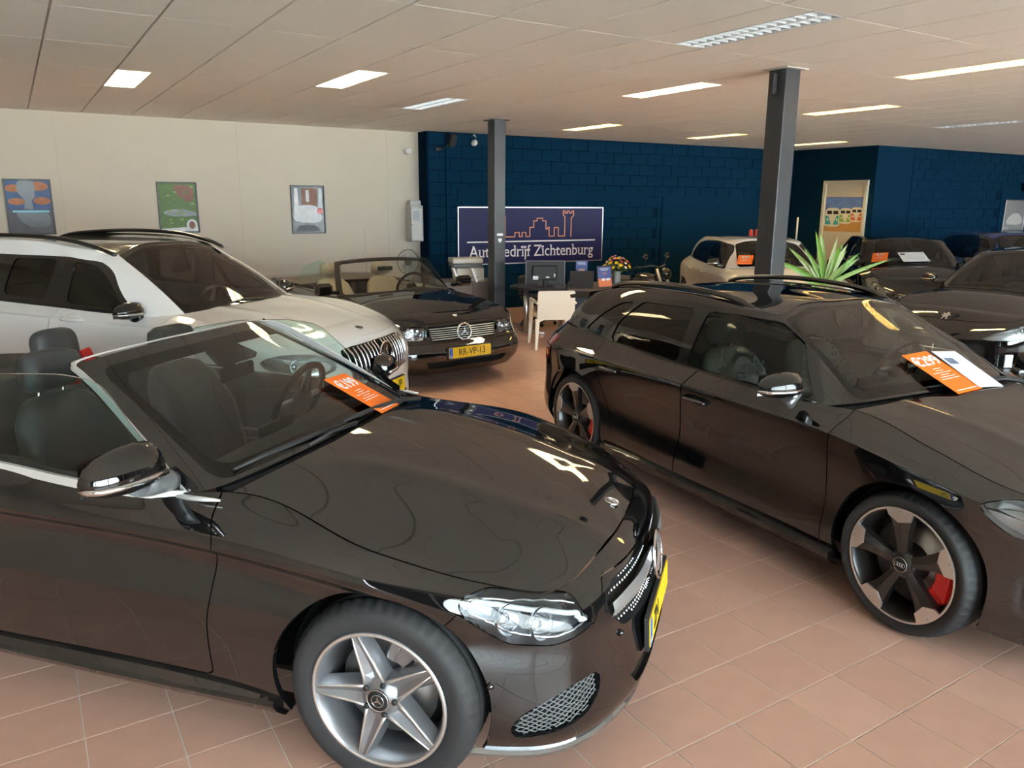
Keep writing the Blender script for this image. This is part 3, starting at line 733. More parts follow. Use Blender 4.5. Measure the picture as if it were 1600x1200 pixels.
def interior(C, xd, xr, zd, hw, m, ms=None, seats=((-1.45, .37), (-1.45, -.37)), rear=None, zs=.46, sw=True, quilt=False, back=.60, badge=None, hl=None, rearz=None, ztop=.9, scr=True, xsw=None, swz=None):
    r = C.root
    b = MB(); b.box(((xd+xr)/2, 0, .235), (xd-xr, hw*2+.1, .03)); b.build('cabin_floor', M_dark, r)
    # dashboard profile lofted across the car
    n = 15; v = []; f = []
    for k in range(n):
        y = -hw+2*hw*k/(n-1); c = 1-(abs(y)/hw)**3*.25; dx = -.05*(1-(y/hw)**2); hood = .035*math.exp(-((y-.37)/.16)**2)
        for (x, z) in ((xd+.30, zd-.06), (xd+.12+dx*.5, zd-.005), (xd-.06+dx, zd+.01*c+hood*.6), (xd-.16+dx, zd-.005+hood), (xd-.19+dx, zd-.05), (xd-.15+dx, zd-.20), (xd-.10+dx, zd-.40)): v.append((x, y, z))
    for k in range(n-1):
        for j in range(6): f.append((k*7+j, k*7+j+1, (k+1)*7+j+1, (k+1)*7+j))
    b = MB(); b.add(v, f, True); b.build('dashboard', M_dash, r)
    b = MB(); b.box((xd-.55, 0, zd-.42), (1.0, .26, .25), bev=.04); b.build('centre_console', M_dash, r)
    if scr:
        b = MB(); b.box((xd-.20, .0, zd-.02), (.02, .24, .13), bev=.006); b.build('display_screen', M_gloss, r)
    # door liners
    for sg in (-1, 1):
        b = MB(); b.box(((xd+xr)/2, sg*(hw+.035), .57), (xd-xr, .03, (ztop-.30)), bev=.01); b.build('door_liner', m if m is not M_dark else M_dash, r)
        b = MB(); b.box((xd-.8, sg*(hw-.02), .62), (.7, .09, .05), bev=.02); b.build('arm_rest', m if m is not M_dark else M_dash, r)
    for (x, y) in seats: seat(r, x, y, zs, ms or m, quilt=quilt, back=back, badge=badge if y < 0 else None)
    if rear is not None:
        b = MB(); b.box((rear+.12, 0, zs-.02), (.5, hw*1.9, .14), bev=.05); b.build('rear_bench', ms or m, r)
        b = MB(); b.box((0, 0, .28), (.13, hw*1.9, .56), bev=.05, T=TR((rear-.16, 0, zs), (0, -.25, 0))); b.build('rear_backrest', ms or m, r)
        for sg in (-1, 1):
            b = MB(); b.sphere((rear-.32, sg*.34, zs+.66), (.055, .13, .085)); b.build('rear_headrest', ms or m, r)
    if sw: steering(r, xsw or xd-.36, .37, swz or zd-.04)
def hood_obj(H, m, root, g=.0065, gf=.005):
    q, _ = clip(H, np.maximum(np.abs(H.A[:,1])-(1-g), gf-H.A[:,0])); return pm_obj(q, 'hood', m, root, .02, inset=.001)
def wipers(C, pairs, m=None):
    for pts in pairs:
        e = empty('wiper'); e.parent = C.root
        b = MB(); b.tube([pts[0], tuple((np.array(pts[0])+np.array(pts[1]))/2+[0,0,.012]), pts[1]], [.011, .008, .006], 8); b.build('wiper_arm', m or M_plastic, e)
        a = np.array(pts[2]); c = np.array(pts[3]); b = MB(); mid = (a+c)/2+[0, 0, .008]
        b.tube([a, (a*.75+c*.25)+[0,0,.007], mid, (a*.25+c*.75)+[0,0,.006], c], [.005, .009, .011, .009, .005], 8); b.build('wiper_blade', m or M_plastic, e)
def door_panel(C, S, poly, name='door', handle=None, m=None, gap=.005):
    f = sdp(np.array(poly), S.V[:,0], S.V[:,2]); f = np.maximum(f, .55-np.abs(S.V[:,1])); a, S = cutout(S, f, gap); out = []
    for sg in (-1, 1):
        d = pm_obj(a.side(sg), name, m, C.root, .018)
        out.append(d)
    return S, out
def door_handle(parent, S0, C, x, z, sg, m, L=.20, st='bar'):
    U = Ux(C, x); p, n = surf_pt(S0, U, z, sg, 0)
    T = frame_T(p, Vector((1, 0, 0)), Vector((0, 0, 1))) if sg < 0 else frame_T(p, Vector((-1, 0, 0)), Vector((0, 0, 1)))
    b = MB(); b.tube([(-L/2, 0, -.004), (-L*.42, 0, .022), (-L*.2, 0, .032), (L*.2, 0, .032), (L*.42, 0, .022), (L/2, 0, -.004)], [.012, .016, .016, .016, .016, .012], 10, T=T); b.build('door_handle', m, parent)
    b = MB(); b.sphere((0, 0, -.012), (L*.42, .035, .016), T=T); b.build('handle_cup', M_dark if m is not M_whitep else m, parent)
def belt_line(C, S0, u_list, name, m, r_=.006, sides=(-1, 1)):
    for sg in sides:
        b = MB(); b.tube([surf_pt(S0, u, z, sg, .002)[0] for u, z in u_list], r_, 6); b.build(name, m, C.root)
def underbody(C, x0, x1, hw=.72, z=.17):
    b = MB(); b.box(((x0+x1)/2, 0, z), (x0-x1, hw*2, .02)); b.build('underbody', M_dark, C.root)
def deck(C, x0, ic, m, name='boot_lid', crown=.03, nu=24, nv=16, mid=None):
    """top panel behind x0 to the tail"""
    t0 = Ux(C, x0); e = C.topcurve(t0)[0]; F = np.array([(x0, y, e[2]+(0 if mid is None else mid*(1-(y/e[1])**2))) for y in np.linspace(0, e[1], 12)])
    Sd = C.topcurve(np.linspace(t0, C.colT[ic], 30)); B = C.topcurve(np.linspace(C.colT[-1], C.colT[ic], 20))
    H = coons(F, Sd, B, crown, nu=nu, nv=nv); return pm_obj(H, name, m, C.root, .015)
# ================================================================ room
def build_room():
    M_floor = mat('terracotta_tile', (.60,.355,.265), .30, spec=.5, noise=.10, nscale=9, bump=.03, bscale=60)
    M_floor2 = mat('terracotta_tile_pale', (.63,.38,.285), .32, noise=.10, nscale=7, bump=.03, bscale=60)
    M_grout = mat('pale_grout', (.80,.72,.64), .8, noise=.1)
    M_ceil = mat('mineral_ceiling_tile', (.84,.80,.73), .95, noise=.05, nscale=60, bump=.25, bscale=350)
    M_grid = mat('ceiling_grid', (.50,.46,.41), .6)
    M_wallw = mat('cream_wall_paint', (.60,.54,.45), .85, noise=.03, nscale=3, bump=.05, bscale=300)
    M_wallb = mat('navy_wall_paint', (.0012,.021,.050), .9, spec=.08, noise=.15, nscale=5, bump=.1, bscale=200)
    M_wallb2 = mat('navy_mortar', (.0008,.011,.028), .9, spec=.05)
    def struct(o): o['kind'] = 'structure'; return o
    X0, X1, Y0 = -5.0, 22.0, -1.55
    # floor: grout slab and tiles
    b = MB(); b.box(((X0+X1)/2, 5.6, -.06), (X1-X0+2, 17.0, .1138)); floor = struct(b.build('floor', M_grout))
    t = .28902; fx, fy = 2.3215, 2.2503; g = .0045; sk = .0
    tiles = []
    for i in range(-26, 68):
        for j in range(-15, 36):
            x0, y0 = fx+i*t, fy+j*t
            if x0 < X0 or x0 > X1 or y0 < Y0 or y0 > 12.6: continue
            tiles.append((x0, y0))
    def vis(x, y):      # nearest tiles of the open floor in view
        return math.hypot(x-1.2, y-.8)
    tiles.sort(key=lambda p: vis(*p))
    C, F = np.array([.5645]), None
    me = []
    for k in range(3):
        b = MB(); b.box((0, 0, -.0012), (t-g, t-g, .0024), bev=.001); m_ = bpy.data.meshes.new('floor_tile'); m_.from_pydata(b.v, [], b.f); m_.materials.append((M_floor, M_floor2, M_floor)[k]); me.append(m_)
    far = MB(); cnt = 0
    dirv = (math.sin(.5645), math.cos(.5645))
    for (x0, y0) in tiles:
        cx, cy = x0+t/2, y0+t/2
        dx, dy = cx*dirv[0]+cy*dirv[1], cx*dirv[1]-cy*dirv[0]
        inview = dx > .3 and abs(dy) < dx*.72+.1
        if inview and cnt < 300:
            o = link('floor_tile', me[random.randrange(3)], floor); o.location = (cx, cy, 0.0); cnt += 1
        else: far.box((cx, cy, -.0012), (t-g, t-g, .0024))
    o = far.build('floor_tiles', M_floor, floor); o['kind'] = 'stuff'
    # ceiling
    b = MB(); b.box(((X0+X1)/2, 5.6, CEIL+.20), (X1-X0+2, 17.0, .04)); ceil = struct(b.build('ceiling', M_grid))
    a, cx0, cy0 = .6084, .35256, 5.7986
    lums = [(1, 'L', 2, 1), (4, 'L', 1, 1), (6, 'R', 2, 0), (6, 'R', -2, 0), (9, 'L', 0, 1), (12, 'L', 3, 2), (11, 'L', -2, 2), (14, 'L', 0, 2), (16, 'R', 3, 2), (21, 'L', 3, 2), (19, 'L', 0, 0)]
    occ = {(i, j): sd for i, sd, j, k in lums}
    ct = bpy.data.meshes.new('ceiling_tile'); b = MB(); b.box((0, 0, .008), (a-.016, 2*a-.006, .016), bev=.002); ct.from_pydata(b.v, [], b.f); ct.materials.append(M_ceil)
    tl = []
    for i in range(-9, 36):
        for j in range(-7, 6): tl.append((math.hypot(i*a+cx0, j*2*a+cy0), i, j))
    tl.sort(); far = MB(); cnt = 0
    for dd, i, j in tl:
        x, y = cx0+i*a+a/2, cy0+j*2*a+a
        if y+a > 12.62:
            if y-a > 12.6: continue
        if y-a < Y0 or x-a/2 < X0 or x+a/2 > X1: continue
        if (i, j) in occ:
            xx = x+a/4 if occ[(i, j)] == 'L' else x-a/4
            b = MB(); b.box((xx, y, CEIL+.008), (a/2-.012, 2*a-.006, .016), bev=.002); b.build('ceiling_tile', M_ceil, ceil); continue
        dx, dy = x*dirv[0]+y*dirv[1], x*dirv[1]-y*dirv[0]
        if dx > 1.2 and abs(dy) < dx*.75+.6 and cnt < 285:
            o = link('ceiling_tile', ct, ceil); o.location = (x, y, CEIL); cnt += 1
        else: far.box((x, y, CEIL+.008), (a-.016, 2*a-.006, .016))
    o = far.build('ceiling_tiles', M_ceil, ceil); o['kind'] = 'stuff'
    b = MB()
    for i in range(-9, 37): b.box((cx0+i*a, 5.1, CEIL+.013), (.030, 14.9, .004))
    for j in range(-7, 7): b.box(((X0+X1)/2, min(cy0+j*2*a, 12.5), CEIL+.014), (X1-X0, .02, .004))
    b.build('ceiling_runners', mat('runner_paint', (.46,.42,.37), .6), ceil)
    # luminaires
    M_lamp = [mat('lamp_off_faint_glow', (.75,.78,.80), .4, emit=(1, .98, .95), es=.02), mat('lamp_warm_bright', (.9,.9,.9), .4, emit=(1, .86, .52), es=LAMP_ON), mat('lamp_amber', (.9,.9,.9), .4, emit=(1, .70, .17), es=.55)]  # the switched-off panel still gets a faint added glow
    M_tube = [mat('tube_off', (.85,.87,.88), .3), mat('tube_bright', (.9,.9,.9), .3, emit=(1, .80, .50), es=LAMP_ON*11), mat('tube_amber', (.9,.9,.9), .3, emit=(1, .72, .32), es=LAMP_ON*9)]
    M_louv = [mat('louvre_white', (.80,.83,.86), .35, .2), mat('louvre_warm_lit', (.86,.84,.78), .35, .2), mat('louvre_amber_lit', (.86,.78,.55), .35, .2)]  # lit fixtures get warmer louvre colours, the lamp glow put into the paint
    where = {(1, 2): 'leftmost, above the framed pictures', (4, 1): 'second from the left, over the white car', (6, 2): 'unlit, small, just left of the far steel column', (6, -2): 'large unlit one with open white louvres, nearest to us',
             (9, 0): 'left of the near steel column', (12, 3): 'above the company sign, right of the far column', (11, -2): 'amber, cut by the right edge of the photo', (14, 0): 'amber, just right of the near steel column',
             (16, 3): 'thin, left of the near column over the blue wall', (21, 3): 'distant, above the corner of the blue walls', (19, 0): 'unlit, far right, behind the amber ones'}
    for i, sd, j, k in lums:
        x = cx0+i*a+(a/4 if sd == 'L' else a*3/4); y = cy0+j*2*a+a; W, Lh = a/2-.006, 2*a-.012
        st = ['white louvred ceiling light, switched off', 'warm glowing louvred ceiling light', 'amber glowing louvred ceiling light'][k]
        e = empty('ceiling_light', (x, y, CEIL), 0, st+', '+where[(i, j)], 'light', 'louvred ceiling lights')
        b = MB()
        b.box((0, 0, .085), (W, Lh, .01))
        for s_ in (-1, 1): b.box((s_*(W/2-.004), 0, .045), (.008, Lh, .09)); b.box((0, s_*(Lh/2-.004), .045), (W, .008, .09))
        b.build('light_housing', M_louv[k], e)
        b = MB(); b.box((0, 0, .072), (W-.03, Lh-.03, .006)); b.build('lamp_panel', M_lamp[k], e)
        for s_ in (-1, 1):
            b = MB(); b.tube([(s_*W*.24, -Lh/2+.03, .058), (s_*W*.24, Lh/2-.03, .058)], .008, 8); b.build('lamp_tube', M_tube[k], e)
        b = MB(); nb = 15
        for q in range(nb+1):
            yy = -Lh/2+.012+q*(Lh-.024)/nb; b.prism([(-.0012, .001), (.0012, .001), (.005, .05), (-.005, .05)], -W/2+.01, W/2-.01, Matrix(((0,0,1,0),(1,0,0,yy),(0,1,0,0),(0,0,0,1))))
        b.build('cross_louvre', M_louv[k], e)
        b = MB()
        for s_ in (-1, 0, 1): b.prism([(-.0015, .0), (.0015, .0), (.006, .055), (-.006, .055)], -Lh/2+.01, Lh/2-.01, Matrix(((1,0,0,s_*W*.48*(1 if s_ else 0)),(0,0,1,0),(0,1,0,0),(0,0,0,1))))
        b.build('side_reflector', M_louv[k], e)
    # walls
    def wall_poly(name, pts, z0, z1, m, th=.12, kind='structure'):
        b = MB()
        (xa, ya), (xb, yb) = pts; d = Vector((xb-xa, yb-ya, 0)); L = d.length; d.normalize(); nrm = Vector((-d.y, d.x, 0))
        b.box((L/2, th/2, (z0+z1)/2), (L, th, z1-z0), T=frame_T((xa, ya, 0), d, nrm)); o = b.build(name, m); o['kind'] = kind; return o
    P1, P2, P3, P4, P5 = (5.96, 12.42), (5.96, 12.10), (14.62, 11.62), (14.57, 9.62), (22.0, 9.40)
    wb = wall_poly('wall_back_white', [(X0, 12.42), P1], 0, CEIL+.2, M_wallw)
    # plaster boards of the white wall with fine seams
    b = MB()
    for x in (-3.6, -1.2, .62, 2.98, 5.38): b.box((x, 12.4195, 1.5), (.006, .003, 3.0))
    b.build('wall_seam', mat('seam_shade', (.5,.46,.40), .9), wb)
    wr = wall_poly('wall_back_return', [P1, P2], 0, CEIL+.2, M_wallb2); 
    w1 = wall_poly('wall_back_blue', [P2, P3], 0, CEIL+.2, M_wallb2)
    w2 = wall_poly('wall_side_blue', [P3, P4], 0, CEIL+.2, M_wallb)
    w3 = wall_poly('wall_right_blue', [P4, P5], 0, CEIL+.2, M_wallb2)
    bh, bw = .20, .40; brick = {}
    def bricks(wall, A, B, holes, start=0.0, end=None):
        d = Vector((B[0]-A[0], B[1]-A[1], 0)); L = d.length if end is None else end; d.normalize(); nrm = Vector((-d.y, d.x, 0)); T0 = frame_T((A[0], A[1], 0), d, nrm)
        cnt = 0; rest = MB()
        rows = int(CEIL/bh)+1
        for r in reversed(range(rows)):
            z0 = r*bh; z1 = min(z0+bh, CEIL+.02); x = start-(bw/2 if r % 2 else 0)
            while x < L:
                xa, xb = max(x, start), min(x+bw, L); x += bw
                if xb-xa < .03: continue
                if any(h[0]-.02 < (xa+xb)/2 < h[1]+.02 and h[2] < (z0+z1)/2 < h[3] for h in holes): continue
                wd, hh = round(xb-xa-.012, 3), round(z1-z0-.012, 3); pr = random.choice((.010, .012, .014))
                key = (wd, hh, pr)
                if z1 > 1.0 and cnt < 300:
                    if key not in brick:
                        q = MB(); q.box((0, -pr/2, 0), (wd, pr, hh), bev=.003); mm = bpy.data.meshes.new('brick'); mm.from_pydata(q.v, [], q.f); mm.materials.append(M_wallb); brick[key] = mm
                    o = link('brick', brick[key], wall); o.matrix_world = T0 @ Matrix.Translation(((xa+xb)/2, 0, (z0+z1)/2)); cnt += 1
                else: rest.box(((xa+xb)/2, -pr/2, (z0+z1)/2), (wd, pr, hh), T=T0)
        if rest.v:
            o = rest.build('lower_bricks', M_wallb, wall); o['kind'] = 'stuff'
        return T0
    T1 = bricks(w1, P2, P3, [(4.9, 9, 0, 2.02)], start=.02)
    b = MB(); b.box((6.8, -.006, 1.02), (3.5, .012, 2.04), T=T1, bev=.003); b.box((4.95, -.008, 1.01), (.06, .016, 2.02), T=T1, bev=.003)
    b.build('blue_wall_panel', M_wallb, w1)
    b = MB(); b.box((2.6, -.016, 2.0), (4.1, .03, .19), T=T1, bev=.004); b.build('lintel', M_wallb, w1)
    b = MB(); b.box((.35, -.02, 1.5), (.03, .04, 3.0), T=T1); b.build('cable_trunk', M_wallb, w1)
    T3 = bricks(w3, P4, P5, [(4.6, 8, 0, 2.3)], start=1.2)
    b = MB(); b.box((.6, -.006, 1.5), (1.18, .012, 3.02), T=T3, bev=.003); b.box((6.1, -.006, 1.2), (2.9, .012, 2.4), T=T3, bev=.003); b.build('blue_wall_panel', M_wallb, w3)
    wall_poly('wall_left', [(X0, Y0), (X0, 12.42)], 0, CEIL+.2, M_wallw)
    wall_poly('wall_right', [(X1, 9.4), (X1, Y0)], 0, CEIL+.2, M_wallw)
    # glazed shop front behind the camera
    b = MB(); b.box(((X0+X1)/2, Y0-.1, .02), (X1-X0, .2, .16)); b.box(((X0+X1)/2, Y0-.1, CEIL+.03), (X1-X0, .2, .34)); o = struct(b.build('wall_front', mat('front_frame_paint', (.10,.10,.11), .5)))
    nwin = 9; wd = (X1-X0)/nwin; M_frame = mat('window_frame_grey', (.55,.56,.58), .4)
    for k in range(nwin):
        b = MB(); x0 = X0+k*wd
        b.box((x0+.03, Y0-.1, 1.48), (.06, .08, 2.76)); b.box((x0+wd-.03, Y0-.1, 1.48), (.06, .08, 2.76)); b.box((x0+wd/2, Y0-.1, .13), (wd, .08, .06)); b.box((x0+wd/2, Y0-.1, 2.83), (wd, .08, .06))
        o = b.build('window_%d' % (k+1), M_frame); o['kind'] = 'structure'
        b = MB(); b.box((x0+wd/2, Y0-.1, 1.48), (wd-.1, .008, 2.70)); b.build('pane', MATS['clear_glass'], o)
    # street outside
    b = MB(); b.box((8, -13.65, -.16), (60, 24.0, .1)); struct(b.build('ground', mat('street_paving', (.60,.58,.55), .85, noise=.2, nscale=2)))
    # outer shell keeps the light out
    b = MB(); b.box(((X0+X1)/2, 5.1, CEIL+.5), (X1-X0+1.5, 16.5, .1)); struct(b.build('roof_slab', M_grid))
    return P2, P3, P4, P5
ROOM = build_room()

def steel_columns():
    M_col = mat('anthracite_steel', (.030,.034,.040), .38, noise=.05, bump=.02)
    for nm, x0, x1, y0, y1, lb in (('n', 5.785, 5.975, 4.755, 4.945, 'dark grey square steel column, the nearer one, behind the black hatchback'), ('f', 5.925, 6.115, 9.86, 10.05, 'dark grey square steel column, the farther one, in front of the company sign')):
        e = empty('steel_column', ((x0+x1)/2, (y0+y1)/2, 0), 0, lb, 'column', 'steel columns')
        W, D = x1-x0, y1-y0
        b = MB(); b.prism(rpoly([(-W/2, -D/2), (W/2, -D/2), (W/2, D/2), (-W/2, D/2)], .012), 0, CEIL+.01); b.build('shaft', M_col, e)
        b = MB(); b.box((0, 0, CEIL-.006), (W+.09, D+.09, .008)); b.build('ceiling_collar', M_col if nm == 'f' else mat('collar_white', (.6,.57,.52), .7), e)
        if nm == 'n':
            b = MB(); b.box((-W/2-.025, .02, CEIL-.13), (.05, .07, .18), bev=.012); b.build('sensor_box', M_plastic, e)
        else:
            b = MB(); b.box((.0, -D/2-.001, 1.415), (.10, .002, .035)); b.build('sticker', M_paper, e)
            b = MB(); b.prism([(-.03, .03), (.03, .03), (.03, -.005), (0, -.035), (-.03, -.005)], 0, .002, T=TR((.0, -D/2-.0002, 1.33), (PI/2, 0, 0))); b.build('shield_sticker', M_paper, e)
steel_columns()
# ================================================================ black convertible (front left)
def car_convertible():
    sp = dict(
      outline=[(.765,0),(.73,.40),(.585,.70),(.33,.850),(0,.898),(-.60,.895),(-.74,.893),(-1.6,.90),(-2.3,.90),(-2.84,.905),(-3.3,.87),(-3.68,.70),(-3.85,.40),(-3.88,0)],
      z=[[.12,.12,.13,.16,.19,.20,.20,.20,.20,.20,.22,.25,.27,.28],
         [.22,.22,.24,.27,.30,.31,.31,.31,.31,.32,.33,.36,.38,.38],
         [.40,.40,.42,.46,.50,.52,.52,.53,.54,.54,.54,.55,.56,.56],
         [.48,.48,.495,.565,.655,.715,.72,.735,.745,.745,.73,.69,.66,.66],
         [.55,.55,.57,.64,.72,.775,.78,.795,.805,.805,.80,.79,.78,.78],
         [.645,.64,.625,.705,.775,.845,.85,.87,.89,.90,.90,.88,.87,.87],
         [.705,.70,.665,.733,.815,.90,.905,.93,.95,.955,.945,.93,.92,.92]],
      inset=[[.05,.05,.06,.06,.05,.06,.06,.06,.06,.05,.06,.08,.10,.10],
         [.0,.0,.0,.01,.005,.02,.02,.02,.02,.0,.01,.01,.01,.01],
         [.02,.02,.01,.005,-.008,-.010,-.010,-.012,-.012,-.012,-.005,.0,.0,.0],
         [.022,.022,.015,.018,.022,.034,.036,.036,.034,.022,.01,.01,.01,.01],
         [.03,.03,.02,.01,-.005,.0,.0,.0,-.005,-.005,.0,.02,.03,.03],
         [.06,.06,.05,.035,.015,.045,.04,.035,.03,.03,.03,.06,.07,.07],
         [.135,.135,.115,.08,.055,.16,.10,.09,.11,.14,.14,.15,.16,.16]], step=.022, rsub=9)
    C = build_body('convertible_car', (1.471, 2.610), math.radians(-49.87), sp, 'black convertible with the roof down, nearest car at the front left, silver windscreen trim')
    root = C.root; S = S0 = C.side; r = .328; wbz = -2.84; T = C.colT
    for ax, rr in ((0, r+.037), (wbz, r+.04)):
        _, S = clip(S, np.hypot(S.V[:,0]-ax, S.V[:,2]-(r+.008))-rr)
    # headlights
    hl = toU(S0, [(.275,-.858,.690),(.287,-.829,.716),(.346,-.791,.722),(.443,-.70,.690),(.545,-.583,.650),(.592,-.615,.618),(.648,-.60,.562),(.592,-.695,.543),(.526,-.753,.540),(.422,-.811,.562),(.352,-.841,.606),(.280,-.86,.655)])
    hlc = rpoly(hl, .022); cu, cz = np.array(hl).mean(0)
    up = [(u, z-.014) for u, z in [hl[1], hl[2], hl[3], hl[4], hl[5]]]
    lo = [(hl[0][0]-.03, .672), (hl[10][0]-.02, .628), (hl[9][0]-.02, .588), (hl[8][0], .560), (hl[7][0], .560), (hl[6][0]+.015, .572)]
    midl = [(hl[1][0]-.03, .700), (hl[2][0]-.02, .690), (hl[3][0]-.01, .655), (hl[4][0]+.02, .615), (hl[5][0]+.01, .598), (hl[6][0]+.02, .577)]
    um = (hl[3][0]+hl[9][0])/2
    M_hl = mat('lamp_inner_grey', (.20,.205,.215), .25, .6)
    S = headlight(C, S, S0, hlc, M_hl, balls=[(um+.05, .635, .050), (um-.07, .61, .052)], strip=[(midl, .009), (lo, .004, M_silverr), (up, .005, M_silverr)], depth=.055)
    # grille
    gp = rpoly([(-.5,.63),(.0,.632),(.30,.645),(.455,.64),(.525,.59),(.50,.535),(.435,.475),(.0,.430),(-.5,.430)], .03)
    S, a, g = front_cut(C, S, gp, 'radiator_grille', M_dark, .035)
    b = MB()
    for i in range(-24, 25):
        for j in range(9):
            y = i*.021+(j % 2)*.0105; z = .452+j*.0225
            if sdp(gp, np.array([abs(y)]), np.array([z]))[0] > -.010 or (abs(z-.56) < .034 and True) or math.hypot(y, z-.545) < .095: continue
            p, n_ = nose_pt(S0, y, z, -.018); b.sphere(tuple(p), (.006, .0062, .0062), 6, 4)
    o = b.build('grille_pins', M_chrome, g); o['kind'] = 'stuff'
    for sg in (-1, 1):                       # winged bar either side of the star
        v = []
        ys = np.linspace(.065, .505, 12)
        for y in ys:
            hh = .050*(1-(y-.065)/.44*.42)
            p, n_ = nose_pt(S0, sg*y, .560, 0); v += [tuple(p+n_*.004+Vector((0,0,hh))), tuple(p+n_*.012), tuple(p+n_*.002+Vector((0,0,-hh*.9))), tuple(p-n_*.03)]
        b = MB(); b.add(v, [(i*4+k, i*4+(k+1) % 4, (i+1)*4+(k+1) % 4, (i+1)*4+k) for i in range(11) for k in range(4)]); b.build('grille_bar', mat('wing_silver', (.80,.82,.82), .28, .85), g)
    p, n_ = nose_pt(S0, 0, .545, .018); Ts = frame_T(p, Vector((0, 1, 0)), Vector((-.12, 0, 1)))
    b = MB(); b.lathe([(0, -.012), (.085, -.012), (.092, 0)], 32, T=Ts @ Matrix(((1,0,0,0),(0,0,-1,0),(0,1,0,0),(0,0,0,1)))); b.build('star_backing', M_gloss, g)
    star_badge('grille_star', .090, Ts, g)
    # side intakes of the bumper
    ip = rpoly([(.36,.345),(.58,.372),(.705,.392),(.745,.40),(.80,.345),(.815,.285),(.75,.255),(.55,.262),(.44,.285)], .04)
    Uin = lambda y, x: (x, y)
    iu = toU(S0, [(.668,-.600,.395),(.588,-.712,.388),(.459,-.800,.330),(.421,-.816,.275),(.443,-.798,.235),(.560,-.745,.245),(.646,-.659,.275),(.673,-.605,.33)])
    iu = rpoly(iu, .03); f = sdp(iu, *uz(S)); a, S = cutout(S, f, .003)
    for sg in (-1, 1):
        e = empty('bumper_intake'); e.parent = root; p_ = a.side(sg); pm_obj(p_, 'intake_back', M_dark, e, 0, -.04)
        b = MB(); n = len(iu); tp = [surf_pt(S0, u, z, sg, 0) for u, z in iu]
        b.add([t[0] for t in tp]+[t[0]-t[1]*.04 for t in tp], [(i, (i+1) % n, n+(i+1) % n, n+i) for i in range(n)], True); b.build('intake_wall', M_gloss, e)
        b = MB(); us = iu[:,0]; zs = iu[:,1]
        for dirn in (1, -1):
            for k in range(-14, 40):
                pts = []
                for q in np.linspace(us.min(), us.max(), 26):
                    z = zs.min()+dirn*(q-us.min())*.55+(k*.0165 if dirn > 0 else k*.0165)
                    if sdp(iu, np.array([q]), np.array([z]))[0] < -.002: pts.append(surf_pt(S0, q, z, sg, -.012)[0])
                if len(pts) > 1: b.tube(pts, .0022, 4, caps=False)
        o = b.build('intake_mesh', mat('mesh_grey', (.16,.165,.17), .35, .3), e); o['kind'] = 'stuff'
    # centre lower intake and bright lip
    S, a, g2 = front_cut(C, S, rpoly([(-.4,.29),(.42,.29),(.36,.22),(-.4,.22)], .02), 'lower_intake', M_gloss, .02)
    v = []; us = np.linspace(-1.22, 1.22, 50); tt = [C.topcurve(abs(u)) for u in us]
    for u in us:
        p, n_ = surf_pt(S0, abs(u), .135, -1 if u < 0 else 1, 0); nn = Vector((n_.x, n_.y, 0)).normalized()
        v += [tuple(p+nn*.002+Vector((0,0,.012))), tuple(p+nn*.014+Vector((0,0,.0))), tuple(p+nn*.012-Vector((0,0,.012))), tuple(p-nn*.03-Vector((0,0,.012)))]
    bb = MB(); bb.add(v, [(i*4+k, i*4+k+1, (i+1)*4+k+1, (i+1)*4+k) for i in range(49) for k in range(3)]); bb.build('bumper_lip', mat('lip_silver', (.38,.38,.38), .2, .9), root)
    # bumper skin split from the wings
    Ua = Ux(C, .30)
    bl = toU(S0, [(.20,-.87,.600),(.262,-.862,.652)]); f = np.maximum(sdp([(-1,-.2),(Ux(C, .205)+.0,-.2),(Ux(C, .205),.60),(hl[0][0],.667),(hl[10][0],.62),(hl[6][0],.56),(.50,.66),(.45,.66),(-1,.64)], *uz(S)), .1-S.V[:,0])
    a, S = cutout(S, f, .004); pm_obj(a, 'front_bumper', M_black, root, .018)
    # doors
    dp = rpoly([(-.62,.29),(-.600,.52),(-.570,.74),(-.565,.80),(-.632,.905),(-.66,.99),(-2.0,1.02),(-2.02,.80),(-1.98,.50),(-1.90,.27)], .03)
    S, doors = door_panel(C, S, dp, 'door', m=M_black)
    for sg, d in zip((-1, 1), doors): door_handle(d, S0, C, -1.78, .80, sg, M_black)
    pm_obj(S, 'body_shell', M_black, root, .02)
    # sill
    for sg in (-1, 1):
        v = []; xs = np.linspace(-.385, -2.44, 30)
        for x in xs:
            yo = .885-.012*abs((x+1.4))**2
            v += [(x, sg*(yo-.03), .262), (x, sg*(yo+.004), .240), (x, sg*(yo+.010), .222), (x, sg*(yo-.012), .190), (x, sg*(yo-.055), .150), (x, sg*.70, .150)]
        b = MB(); b.add(v, [(i*6+k, i*6+k+1, (i+1)*6+k+1, (i+1)*6+k) for i in range(29) for k in range(5)]+[(0,1,2,3,4,5), tuple(29*6+k for k in range(6))]); b.build('sill', M_black, root)
    # hood with front shut line
    tF = np.linspace(0, T[2]+.03, 30); tS = np.linspace(T[2]+.03, T[5], 60)
    F = C.topcurve(tF); Sd = C.topcurve(tS); cy = Sd[-1]
    B = np.array([(-.47-.13*(y/cy[1])**2, y, .958-(.958-cy[2])*(y/cy[1])**2) for y in np.linspace(0, cy[1], 20)]); B[-1] = cy
    H = coons(F, Sd, B, nu=70, nv=30, cfun=lambda u: .042*(1-(2*u-1)**2)+.012*np.sin(PI*np.minimum(u*4, 1)))
    Y = np.abs(H.V[:,1]); X = H.V[:,0]; ridge = .30+.10*np.clip((.6-X)/1.1, 0, 1)
    H.V[:,2] += .007*np.exp(-((Y-ridge)/.06)**2)*np.clip((X+.45)/.2, 0, 1)
    P_ = H.V.reshape(61, 71, 3); H = grid_pm(P_, np.linspace(0, 1, 71), np.linspace(-1, 1, 61), True)
